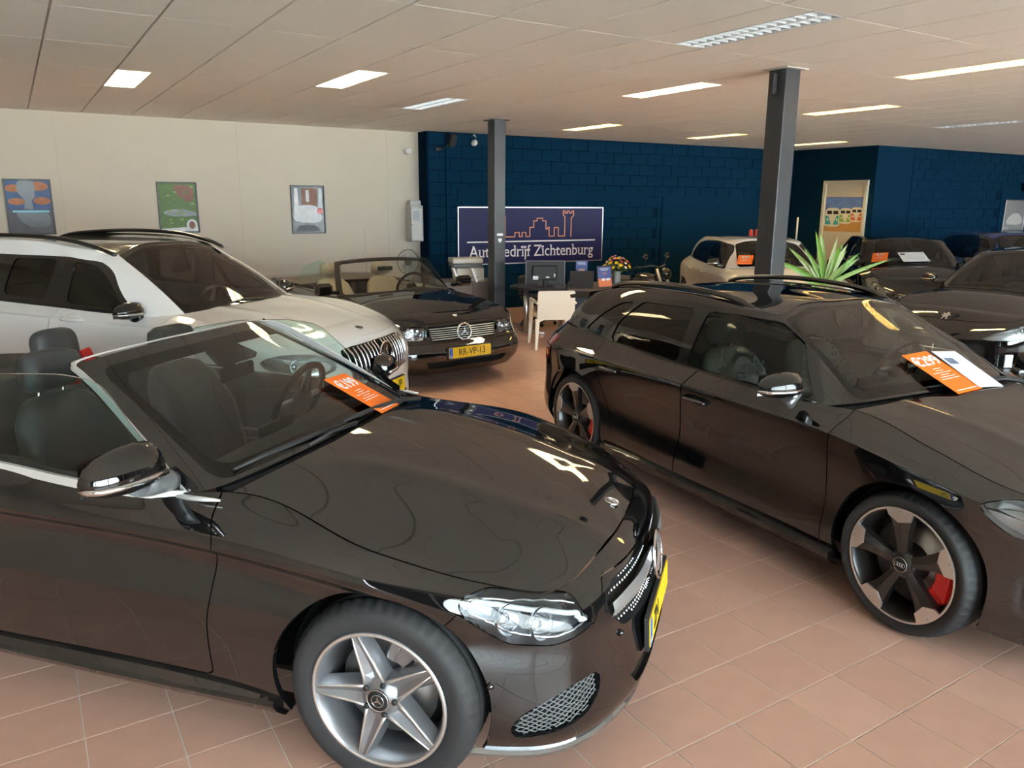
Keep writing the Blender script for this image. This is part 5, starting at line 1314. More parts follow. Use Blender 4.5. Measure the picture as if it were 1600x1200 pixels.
# ---- black roadster in front of the far column
def car_roadster():
    M_cream = mat('cream_leather', (.42,.37,.28), .5, bump=.2, bscale=200); M_taupe = mat('taupe_soft_top', (.16,.125,.105), .8, bump=.2, bscale=300)
    sp = dict(
      outline=[(.86,0),(.845,.42),(.76,.70),(.48,.855),(0,.89),(-.45,.885),(-.62,.885),(-1.5,.89),(-2.1,.89),(-2.5,.89),(-3.0,.85),(-3.35,.72),(-3.48,.4),(-3.50,0)],
      z=[[.16,.16,.17,.18,.19,.19,.19,.19,.19,.19,.22,.26,.28,.28],
         [.28,.28,.28,.29,.30,.30,.30,.30,.30,.30,.32,.34,.35,.35],
         [.395,.395,.40,.41,.46,.48,.48,.48,.48,.48,.47,.46,.46,.46],
         [.52,.52,.53,.60,.66,.69,.69,.70,.70,.70,.68,.66,.65,.65],
         [.62,.62,.61,.68,.74,.78,.785,.80,.81,.82,.82,.80,.80,.80],
         [.665,.66,.645,.715,.785,.83,.835,.85,.865,.88,.88,.87,.87,.87]],
      inset=[[.10,.10,.10,.07,.05,.06,.06,.06,.06,.05,.06,.08,.08,.08],
         [.01,.01,.01,.01,.01,.01,.01,.01,.01,.01,.01,.01,.01,.01],
         [.0,.0,.0,.0,.0,.01,.01,.01,.01,.0,.0,.0,.0,.0],
         [.09,.09,.08,.03,.0,.0,.0,.0,.0,.0,.01,.03,.04,.04],
         [.11,.11,.10,.05,.02,.03,.03,.03,.03,.03,.04,.07,.08,.08],
         [.16,.16,.13,.11,.12,.17,.11,.09,.09,.11,.14,.16,.17,.17]], step=.03, rsub=7)
    C = build_body('roadster_car', (3.768, 7.758), math.radians(-84.93), sp, 'black classic open roadster with cream seats and plate RR-VP-13, before the company sign')
    root = C.root; S = S0 = C.side; r = .32; T = C.colT
    for ax in (0, -2.515): _, S = clip(S, np.hypot(S.V[:,0]-ax, S.V[:,2]-r)-(r+.045))
    # headlights
    hl = rpoly([(.455,.640),(.68,.645),(.82,.60),(.80,.515),(.46,.515)], .02)
    S = headlight(C, S, S0, hl, M_silverr, balls=[(.56,.575,.05),(.69,.575,.045)], depth=.05)
    gp = rpoly([(-.5,.64),(.415,.64),(.395,.49),(-.5,.49)], .02); S, a, g = front_cut(C, S, gp, 'radiator_grille', M_dark, .03)
    for i in range(6):
        z = .508+i*.0215; hw = .385+i*.0035
        b = MB(); b.tube([nose_pt(S0, y, z, .004)[0] for y in np.linspace(-hw, hw, 16)], .004, 6); b.build('grille_slat', M_alum, g)
    star_badge('grille_star', .085, frame_T(nose_pt(S0, 0, .565, .018)[0], Vector((0,1,0)), Vector((-.1,0,1))), g, M_chrome, ring=.11)
    S, a, g3 = front_cut(C, S, rpoly([(-.5,.30),(.50,.30),(.46,.23),(-.5,.23)], .02), 'lower_intake', M_dark, .05)
    S, d = door_panel(C, S, rpoly([(-.56,.24),(-.55,.60),(-.58,.90),(-1.75,.93),(-1.80,.60),(-1.72,.24)], .04), 'door', m=M_black)
    for sg, dd in zip((-1, 1), d): door_handle(dd, S0, C, -1.6, .70, sg, M_black)
    a, S = cutout(S, np.maximum(S.V[:,2]-.475, -9*np.ones(len(S.V))), .006)
    pm_obj(a, 'lower_cladding', M_black, root, .02, .004); pm_obj(S, 'body_shell', M_black, root, .02)
    tS = np.linspace(T[2], T[5], 50); F = C.topcurve(np.linspace(0, T[2], 24)); Sd = C.topcurve(tS); cy = Sd[-1]
    B = np.array([(-.36-.09*(y/cy[1])**2, y, .875-(.875-cy[2])*(y/cy[1])**2) for y in np.linspace(0, cy[1], 20)]); B[-1] = cy
    H = coons(F, Sd, B, nu=50, nv=24, cfun=lambda u: .03*(1-(2*u-1)**2)+.012*np.sin(PI*np.minimum(u*4, 1))); hood_obj(H, M_black, root)
    k = np.argmin((H.V[:,0]-.60)**2+H.V[:,1]**2); star_badge('hood_badge', .024, frame_T(Vector(H.V[k]+H.N[k]*.004), Vector((0,1,0)), Vector((-1,0,.2))), root, ring=.2)
    GB = [(-.42,0,.87),(-.45,.38,.86),(-.53,.62,.845),(-.60,.71,.84),(-.66,.74,.838)]; GT = [(-.96,0,1.215),(-.97,.28,1.21),(-1.00,.47,1.195),(-1.03,.54,1.185),(-1.06,.57,1.175)]
    greenhouse(C, GB, GT, bulge=.012, rs=.02, roofin=.02, rise=.004); gh = C.gh; te = C.ght
    gl, fr = clip(gh, rbox(gh.A[:,0], gh.A[:,1]*.16, -te[3]+.015, te[3]-.015, .02, .45, .04)); pm_obj(gl, 'windscreen', G_clear, root, 0); pm_obj(fr, 'windscreen_frame', M_black, root, .02)
    gp = rpoly([(-.72,.84),(-.92,1.06),(-1.06,1.19),(-1.25,1.20),(-1.62,1.12),(-1.72,1.06),(-1.75,.86)], .05)
    for sg in (-1, 1):
        v = [(x, sg*(.765-(z-.85)*.25), z) for x, z in gp]; b = MB(); b.add(v, [tuple(range(len(v)))]); b.build('door_glass', G_side, root)
    ledge(C, -.65, -2.6, .10, M_dash); deck(C, -1.95, 11, M_black, 'boot_lid', .03)
    b = MB(); v = []
    for i, x in enumerate(np.linspace(-1.72, -2.75, 10)):
        for j, y in enumerate(np.linspace(-.72, .72, 12)): v.append((x, y, .885+.065*math.cos(y/.72*PI/2)*math.sin(PI*min(1, (i+1.2)/10))))
    b.add(v, [(i*12+j, i*12+j+1, (i+1)*12+j+1, (i+1)*12+j) for i in range(9) for j in range(11)], True); b.build('soft_top_cover', M_taupe, root)
    interior(C, -.62, -2.0, .84, .66, M_cream, seats=((-1.28,.35),(-1.28,-.35)), zs=.38, back=.56, xsw=-.95, swz=.86, scr=False, ztop=.85)
    b = MB(); b.box((-.90,0,1.10), (.02,.20,.05), bev=.02); b.build('rear_view_mirror', M_gloss, root)
    underbody(C, .3, -3.0, .6); wheel_wells(C, [(0, r, .35), (-2.515, r, .35)])
    for x in (0, -2.515):
        for sg in (-1, 1): wheel(root, x, sg*.86, r, .215, 'five')
    for sg in (-1, 1):
        e = empty('wing_mirror'); e.parent = root; e.location = (-.60, sg*.92, .93)
        b = MB(); b.box((0,0,0), (.10,.20,.13), bev=.035); b.build('mirror_housing', M_black, e); b = MB(); b.box((0,-sg*.13,-.04), (.05,.10,.04), bev=.01); b.build('mirror_foot', M_black, e)
        b = MB(); b.box((-.051,0,0), (.004,.17,.10)); b.build('mirror_glass', M_chrome, e)
    plate(root, 'RR-VP-13', frame_T((.885, .0, .375), Vector((0,1,0)), Vector((-.04,0,1))))
    for y in (-.30, -.1, .1, .30):
        pt, n_ = nose_pt(S0, y, .335, .003); b = MB(); b.sphere(tuple(pt), .006, 8, 5); b.build('bumper_screw', M_chrome, root)
    b = MB(); b.tube([(-2.6,.62,.88),(-2.75,.68,1.5)], .0025, 5); b.build('aerial', M_chrome, root)
    return C
ROADSTER = car_roadster()

def variant(sx=1, sy=1, zb=.905, zt=1.365, xf=1.0, **kw):
    """a small hatchback from shared proportions: length, width and heights rescaled"""
    fx = lambda x: x*(sx if x < 0 else xf); fz = lambda z: float(np.interp(z, [0, .905, 1.365], [0, zb, zt]))
    sp = dict(r=.31, wb=2.70*sx, track=.845*sy, rimr=.21, wheel='five', arch=.04,
      outline=[(.80,0),(.765,.36),(.63,.64),(.36,.81),(0,.865),(-.44,.87),(-.60,.87),(-1.5,.88),(-2.2,.88),(-2.70,.885),(-3.08,.85),(-3.34,.70),(-3.44,.38),(-3.46,0)],
      z=[[.15]*5+[.19]*6+[.23]*3, [.26]*4+[.30]*7+[.34]*3, [.43,.43,.45,.48,.52]+[.52]*6+[.52]*3,
         [.58,.58,.62,.69,.76,.78,.78,.78,.78,.78,.77,.74,.72,.72], [.66,.66,.70,.76,.815,.845,.845,.85,.86,.87,.87,.86,.85,.85], [.72,.725,.75,.80,.865,.905,.905,.91,.925,.95,.965,.96,.95,.95]],
      inset=[[.07]*5+[.06]*9, [.0]*14, [.01]*4+[.005,.02,.03,.03,.02,.0,.0,.0,.0,.0], [.02,.02,.02,.01,-.005,.0,.0,.0,.0,-.01,.0,.03,.05,.05], [.07,.07,.06,.04,.02,.03,.03,.03,.03,.03,.04,.06,.08,.08], [.15,.15,.13,.13,.14,.18,.12,.11,.11,.13,.16,.18,.16,.15]],
      ihood=(2,5), cowl=(-.30,.955), hoodcrown=(.05,.02), icorner=(2,7), roofcrown=.05, fedge=.045, step=.04, rsub=6,
      hl=[(.28,-.84,.72),(.40,-.80,.745),(.60,-.66,.70),(.68,-.54,.64),(.62,-.64,.59),(.45,-.79,.62)],
      tl=[(-3.05,-.86,.90),(-3.25,-.78,.90),(-3.30,-.74,.70),(-3.10,-.85,.70)],
      grille=rpoly([(-.5,.62),(.30,.62),(.34,.56),(-.5,.56)], .02), intakes=[(rpoly([(-.5,.44),(.40,.44),(.46,.28),(-.5,.28)], .04), 'lower_intake')],
      doors=[[(-.435,.24),(-.425,.50),(-.43,.86),(-.46,.97),(-1.47,.98),(-1.478,.90),(-1.52,.55),(-1.56,.24)],[(-1.565,.24),(-1.525,.55),(-1.483,.90),(-1.475,.98),(-2.47,.99),(-2.44,.86),(-2.36,.66),(-2.25,.45),(-2.19,.24)]],
      handles=[(-1.35,.80),(-2.22,.81)], sillz=.20, sillw=.86,
      GB=[(-.36,0,.955),(-.39,.38,.945),(-.48,.63,.92),(-.56,.72,.905),(-1.2,.755,.905),(-2.0,.755,.915),(-2.75,.725,.95),(-3.10,.64,.965),(-3.24,.45,.965),(-3.28,0,.965)],
      GT=[(-1.10,0,1.30),(-1.09,.30,1.292),(-1.04,.52,1.25),(-1.13,.585,1.26),(-1.55,.615,1.295),(-2.1,.61,1.30),(-2.66,.59,1.265),(-2.98,.55,1.20),(-3.04,.38,1.205),(-3.06,0,1.21)],
      windows=[([(-1.60,.915),(-1.552,1.245),(-1.26,1.250),(-1.03,1.218),(-.85,1.12),(-.71,1.0),(-.62,.915)], G_smoke),([(-2.43,.935),(-2.44,1.12),(-2.30,1.225),(-1.665,1.245),(-1.675,1.09),(-1.69,.915)], G_tint)],
      trimpoly=[(-2.80,.955),(-2.68,1.12),(-2.5,1.21),(-2.2,1.252),(-1.6,1.276),(-1.24,1.276),(-.99,1.235),(-.81,1.14),(-.68,1.01),(-.575,.895),(-1.6,.893)],
      rvm=(-1.0,1.16), mirror=(-.62,.78,1.0), mirror_s=.8, interior=dict(zd=.89, m=M_leather, zs=.42, back=.54, rear=-2.2), xd=-.66,
      wipers=[[(-.36,.10,.962),(-.42,-.30,.952),(-.40,.03,.968),(-.50,-.55,.935)]])
    mp3 = lambda P: [(fx(p[0]), p[1]*sy, fz(p[2])) for p in P]; mp2 = lambda P: [(fx(p[0]), fz(p[1])) for p in P]; ng = lambda P: [(p[0]*sy, fz(p[1])) for p in P]
    sp['outline'] = [(fx(x), y*sy) for x, y in sp['outline']]; sp['z'] = [[fz(z) for z in rr_] for rr_ in sp['z']]
    for k in ('hl', 'tl', 'GB', 'GT'): sp[k] = mp3(sp[k])
    sp['grille'] = ng(sp['grille']); sp['intakes'] = [(ng(p), n) for p, n in sp['intakes']]; sp['doors'] = [mp2(p) for p in sp['doors']]; sp['handles'] = mp2(sp['handles'])
    sp['windows'] = [(mp2(p), m_) for p, m_ in sp['windows']]; sp['trimpoly'] = mp2(sp['trimpoly']); sp['cowl'] = (fx(sp['cowl'][0]), fz(sp['cowl'][1]))
    sp['rvm'] = (fx(sp['rvm'][0]), fz(sp['rvm'][1])); m_ = sp['mirror']; sp['mirror'] = (fx(m_[0]), m_[1]*sy, fz(m_[2])); sp['wipers'] = [mp3(p) for p in sp['wipers']]; sp['xd'] *= sx
    it = sp['interior']; it['zd'] = fz(it['zd']); it['rear'] *= sx; it['seats'] = ((-1.45*sx,.34),(-1.45*sx,-.34)); it['hw'] = .64*sy
    sp.update(kw); return sp
def small_cars():
    C1 = make_car(variant(.93, .97, .945, 1.40, .95, mirror_m=M_gloss, foot_m=M_gloss, mirror=(-.58,.80,1.03)), 'small_hatchback', (9.10, 7.20), -121.25, 'small white hatchback behind the near steel column, orange card in its windscreen', M_whitep, 'parked hatchbacks')
    s2 = variant(.92, .96, .935, 1.40, .86, hl=[(.20,-.80,.79),(.28,-.77,.83),(.36,-.72,.80),(.52,-.62,.68),(.56,-.56,.60),(.48,-.66,.59),(.30,-.78,.68)], balls=[(.03,.03,.05),(-.05,-.03,.04)])
    C2 = make_car(s2, 'small_hatchback', (11.39, 6.62), -134.6, 'small black city car with orange card and white sheet, before the white door', M_black, 'parked hatchbacks')
    s3 = variant(.95, 1.0, .93, 1.42, .98, hl=[(.10,-.84,.80),(.30,-.82,.80),(.50,-.72,.75),(.66,-.52,.665),(.70,-.42,.60),(.60,-.62,.60),(.38,-.79,.66)], balls=[(.10,-.0,.045),(-.02,.03,.05)], grille=rpoly([(-.5,.535),(.46,.555),(.50,.50),(.40,.30),(-.5,.28)], .06), intakes=[], windows=None)
    s3['windows'] = variant(.95, 1.0, .93, 1.42)['windows']
    C3 = make_car(s3, 'family_hatchback', (8.543, 4.298), -178.9, 'black hatchback nose-on at the right edge, lion badge above a wide oval grille', M_black, 'parked hatchbacks')
    # rampant lion on a dark triangular plate, oval grille bar
    S0 = C3.side; H = C3.hood; k = np.argmin((H.V[:,0]-.60)**2+H.V[:,1]**2); P = Vector(H.V[k]+H.N[k]*.004); n_ = Vector(H.N[k]).lerp(Vector((1,0,0)), .2).normalized()
    Tb = Matrix((Vector((0,1,0)), n_.cross(Vector((0,1,0))), n_)).transposed().to_4x4(); Tb.translation = P
    b = MB(); b.prism([(-.11,.05),(.11,.05),(.0,-.09)], -.02, .004, Tb); b.build('badge_recess', M_dark, C3.root)
    lion = [(-.030,-.045),(-.012,-.040),(-.006,-.022),(.010,-.020),(.016,-.044),(.034,-.046),(.030,-.030),(.026,-.008),(.034,.004),(.050,.002),(.052,.012),(.034,.018),(.038,.032),(.026,.046),(.008,.044),(.002,.030),(-.008,.026),(-.020,.036),(-.034,.034),(-.030,.024),(-.020,.022),(-.024,.008),(-.040,.010),(-.040,.000),(-.022,-.006),(-.020,-.024)]
    b = MB(); b.prism(lion, .006, .014, Tb); b.build('lion_badge', M_chrome, C3.root)
    b = MB(); b.tube([nose_pt(S0, y, .46, .006)[0] for y in np.linspace(-.40, .40, 14)], .008, 6); b.build('grille_bar', M_chrome, C3.gr)
    b = MB(); b.tube([nose_pt(S0, 0, z, .008)[0] for z in np.linspace(.43, .50, 5)], .006, 6); b.build('grille_bar', M_chrome, C3.gr)
    C4 = make_car(variant(1.0, 1.0, .955, 1.46, .9, mirror_m=M_bluep), 'small_hatchback', (13.96, 5.906), -127.8, 'dark blue hatchback farthest back on the right', M_bluep, 'parked hatchbacks')
    return C1, C2, C3, C4
SMALL = small_cars()
# ================================================================ things in the room
def wall_at(A, B):
    d = Vector((B[0]-A[0], B[1]-A[1], 0)); L = d.length; d.normalize(); n = Vector((-d.y, d.x, 0)); return lambda x, z, out=0: (Vector((A[0], A[1], 0))+d*x-n*out+Vector((0,0,z)), d, n)
P2, P3, P4, P5 = ROOM
BW = wall_at(P2, P3); RW = wall_at(P4, P5)
def picture(name, T, w, h, label, m, frame_m, cat='picture', group=None, fw=.018):
    e = empty(name, label=label, cat=cat, group=group); e.matrix_world = T      # local x right, y up, z out of the wall
    for nm, c, d in (('frame_side', (-w/2+fw/2, 0, .012), (fw, h, .024)), ('frame_side', (w/2-fw/2, 0, .012), (fw, h, .024)), ('frame_rail', (0, h/2-fw/2, .012), (w, fw, .024)), ('frame_rail', (0, -h/2+fw/2, .012), (w, fw, .024))):
        b = MB(); b.box(c, d, bev=.002); b.build(nm, frame_m, e)
    b = MB(); b.box((0, 0, .005), (w-fw, h-fw, .006)); b.build('print', m, e)
    return e
def shape(name, poly, z, m, parent, th=.0006):
    b = MB(); b.prism(poly, z, z+th); return b.build(name, m, parent)
def ell(cx, cy, a, b_, n=20, t0=0, t1=2*PI): return [(cx+a*math.cos(t0+(t1-t0)*k/n), cy+b_*math.sin(t0+(t1-t0)*k/n)) for k in range(n)]
def pictures():
    fm = mat('picture_frame_black', (.012,.012,.014), .35); pg = mat('print_asphalt', (.10,.095,.115), .5, noise=.3, nscale=8); po = mat('print_sunset', (.42,.15,.06), .5, noise=.5, nscale=7); pb = mat('print_blue', (.05,.11,.26), .5, noise=.5, nscale=9)
    pgr = mat('print_green', (.09,.17,.04), .5, noise=.6, nscale=22); pbr = mat('print_brick', (.22,.10,.07), .5, noise=.4, nscale=18); pw = mat('print_light', (.55,.55,.58), .3, noise=.3, nscale=12); pk = mat('print_dark', (.03,.03,.035), .25); pt = mat('print_cyan', (.15,.50,.65), .3); prd = mat('print_red', (.5,.05,.05), .3)
    Y = 12.42-.0005
    T = lambda x, z: frame_T((x, Y, z), Vector((1,0,0)), Vector((0,0,1)))
    w, h = .545, .722
    a = picture('framed_picture', T(.235, 1.775), w, h, 'black framed photo with orange and blue sunset sky, leftmost on the cream wall', pg, fm, group='framed pictures on the cream wall')
    shape('print_sky', [(-.25,-.03),(.25,-.03),(.25,.34),(-.25,.34)], .009, pb, a); 
    for q in (ell(-.16,.24,.10,.05), ell(.12,.27,.12,.06), ell(.15,.08,.10,.05), ell(-.14,.07,.10,.045), ell(.02,.18,.05,.09)): shape('print_cloud', q, .0098, po, a)
    shape('print_figure', cp([(-.10,.33),(.06,.33),(.08,.2),(.03,.08),(.04,-.02),(-.06,-.02),(-.05,.08),(-.12,.2)], 4), .0106, pk, a)
    shape('print_car', cp([(-.14,-.06),(.12,-.05),(.22,-.14),(.20,-.24),(.05,-.27),(-.10,-.20)], 4), .0098, pk, a); shape('print_glow', [(-.20,-.045),(.22,-.045),(.22,-.07),(-.20,-.07)], .0114, pt, a)
    a = picture('framed_picture', T(2.087, 1.772), w, h, 'black framed photo full of green leaves, middle of the cream wall', pgr, fm, group='framed pictures on the cream wall')
    shape('print_house', cp([(-.05,.30),(.20,.30),(.20,.10),(.05,.12)], 4), .009, pbr, a); shape('print_bonnet', cp([(-.20,-.06),(.0,-.02),(.23,-.07),(.2,-.12),(-.1,-.12)], 4), .0098, pk, a); shape('print_road', [(-.25,-.34),(.25,-.34),(.25,-.27),(-.25,-.30)], .0098, pw, a)
    shape('print_wheel', ell(.17,-.25,.075,.085), .0106, pw, a); shape('print_hub', ell(.17,-.25,.045,.055), .0114, pbr, a)
    for q in range(26):
        x, y = random.uniform(-.23,.2), random.uniform(-.24,.3); shape('print_leaf', ell(x, y, .03, .018, 8), .0099+.0001*(q % 5), [pgr, mat('print_leaf_light', (.22,.32,.10), .5)][q % 2], a)
    a = picture('framed_picture', T(4.012, 1.745), w, h*1.03, 'black framed photo of a parked car before brick houses, rightmost on the cream wall', pk, fm, group='framed pictures on the cream wall')
    shape('print_houses', [(-.10,.05),(.15,.05),(.15,.33),(-.10,.33)], .009, pbr, a); shape('print_window', [(-.03,.12),(.02,.12),(.02,.3),(-.03,.3)], .0098, pw, a)
    shape('print_pillar', [(-.23,-.1),(-.14,-.1),(-.16,.33),(-.21,.33)], .009, pw, a); shape('print_pillar', [(.16,-.05),(.23,-.05),(.23,.33),(.18,.33)], .009, pw, a)
    shape('print_car', cp([(-.22,-.04),(-.14,.06),(.10,.06),(.18,-.02),(.22,-.12),(.15,-.2),(-.2,-.18)], 4), .0098, pw, a); shape('print_car_red', ell(.19,-.02,.05,.05), .0106, prd, a); shape('print_road', [(-.22,-.34),(.2,-.34),(.1,-.24),(-.15,-.24)], .0098, pg, a)
    # kombi poster on the white door
    return
pictures()
def serif_text(name, txt, size, T, m, parent, sx=.78):
    """built-in letters thinned in width with small slab ends added at stems"""
    o = text_obj(name, txt, size, T, m, parent, sx=sx, ext=.001)
    stems = dict(A=((0,'b'),(1,'b')), u=((0,'t'),(1,'t'),(1,'b')), t=(), o=(), b=((0,'t'),), e=(), d=((1,'t'),(1,'b')), r=((0,'b'),(0,'t')), i=((.5,'b'),(.5,'t')), j=((.6,'t'),), f=((.45,'b'),), Z=(), c=(), h=((0,'b'),(1,'b'),(0,'T')), n=((0,'b'),(1,'b'),(0,'t')), g=())
    return o
def company_sign():
    W, Hh = 3.05, 1.0; c, d, n = BW(2.06, 1.30, .03)
    T = frame_T(c, d, Vector((0,0,1))); e = empty('company_sign', label='navy company sign reading Autobedrijf Zichtenburg with orange castle outline, on the blue wall', cat='sign'); e.matrix_world = T
    M_s = mat('sign_navy', (.014,.014,.075), .4, spec=.15); M_o = mat('sign_orange', (.80,.30,.13), .4); M_w = mat('sign_white', (.85,.85,.85), .4)
    b = MB(); b.box((0,0,0), (W, Hh, .03), bev=.004); b.build('sign_panel', M_s, e)
    for s_ in (-1, 1):
        b = MB(); b.box((0, s_*(Hh/2-.008), .016), (W, .016, .006)); b.build('sign_edge', M_alu, e); b = MB(); b.box((s_*(W/2-.008), 0, .016), (.016, Hh, .006)); b.build('sign_edge', M_alu, e)
    P = [(-.64,-.15),(-.60,-.15),(-.60,.0),(-.78,.0),(-.78,.34),(-.74,.34),(-.74,.42),(-.97,.42),(-.97,.34),(-.93,.34),(-.93,-.13)]
    b = MB()
    sk = [(-.72,.40),(-.72,.30),(-.60,.30),(-.60,-.14),(-.40,-.14),(-.40,-.05),(-.31,-.05),(-.31,-.14),(-.25,-.14),(-.25,-.05),(-.17,-.05),(-.17,-.14),(-.09,-.14),(-.09,.06),(-.01,.06),(-.01,.20),(.06,.20),(.06,.26),(.18,.26),(.18,.20),(.25,.20),(.25,.02),(.29,.02),(.29,.06),(.32,.06),(.32,-.14),(.43,-.14),(.43,.05),(.52,.05),(.52,-.14),(.66,-.14),(.66,.28),(.62,.34),(.62,.42),(.66,.42),(.66,.37),(.71,.37),(.71,.42),(.76,.42),(.76,.37),(.81,.37),(.81,.42),(.85,.42),(.85,.32),(.80,.26),(.80,-.15)]
    sk = [(x, -.03+(y+.15)*.81) for x, y in sk]
    for (x0, y0), (x1, y1) in zip(sk, sk[1:]):
        L = math.hypot(x1-x0, y1-y0); b.box((0,0,0), (L+.016, .016, .006), T=TR(((x0+x1)/2, (y0+y1)/2, .019), (0,0,math.atan2(y1-y0, x1-x0))))
    b.build('castle_outline', M_o, e)
    b = MB(); b.box((0, -.105, .018), (2.70, .022, .006)); b.build('sign_rule', M_w, e)
    o = text_obj('sign_letters', 'Autobedrijf Zichtenburg', .29, TR((0, -.285, .017)), M_w, e, ext=.002)
    xs = [v.co.x for v in o.data.vertices]; w0 = max(xs)-min(xs); o.data.transform(Matrix.Diagonal((2.62/w0, 1, 1, 1)))
    # small serifs under and over the stems
    me = o.data; b = MB(); vs = [v.co for v in me.vertices]; zt = max(v.z for v in vs)
    base = -.355-.105; cols = {}
    ymins = sorted(set(round(v.y, 3) for v in vs)); 
    from collections import Counter
    cnt = Counter(round(v.y, 3) for v in vs); base = max((y for y in cnt if -.43 < y < -.31), key=lambda y: cnt[y])
    for e_ in me.edges:
        p, q = vs[e_.vertices[0]], vs[e_.vertices[1]]
        if abs(p.y-q.y) < .001 and abs(p.y-base) < .003 and .012 < abs(p.x-q.x) < .045 and p.z > .018 and q.z > .018:
            cx = (p.x+q.x)/2; b.box((cx, base+.006, zt-.002), (abs(p.x-q.x)+.034, .011, .004))
        elif abs(p.y-q.y) < .001 and p.y > base+.10 and .012 < abs(p.x-q.x) < .045 and p.z > .018 and q.z > .018:
            cx = (p.x+q.x)/2; b.box((cx-.010, p.y-.006, zt-.002), (abs(p.x-q.x)+.020, .011, .004))
    if b.v: b.build('letter_serifs', M_w, e)
company_sign()

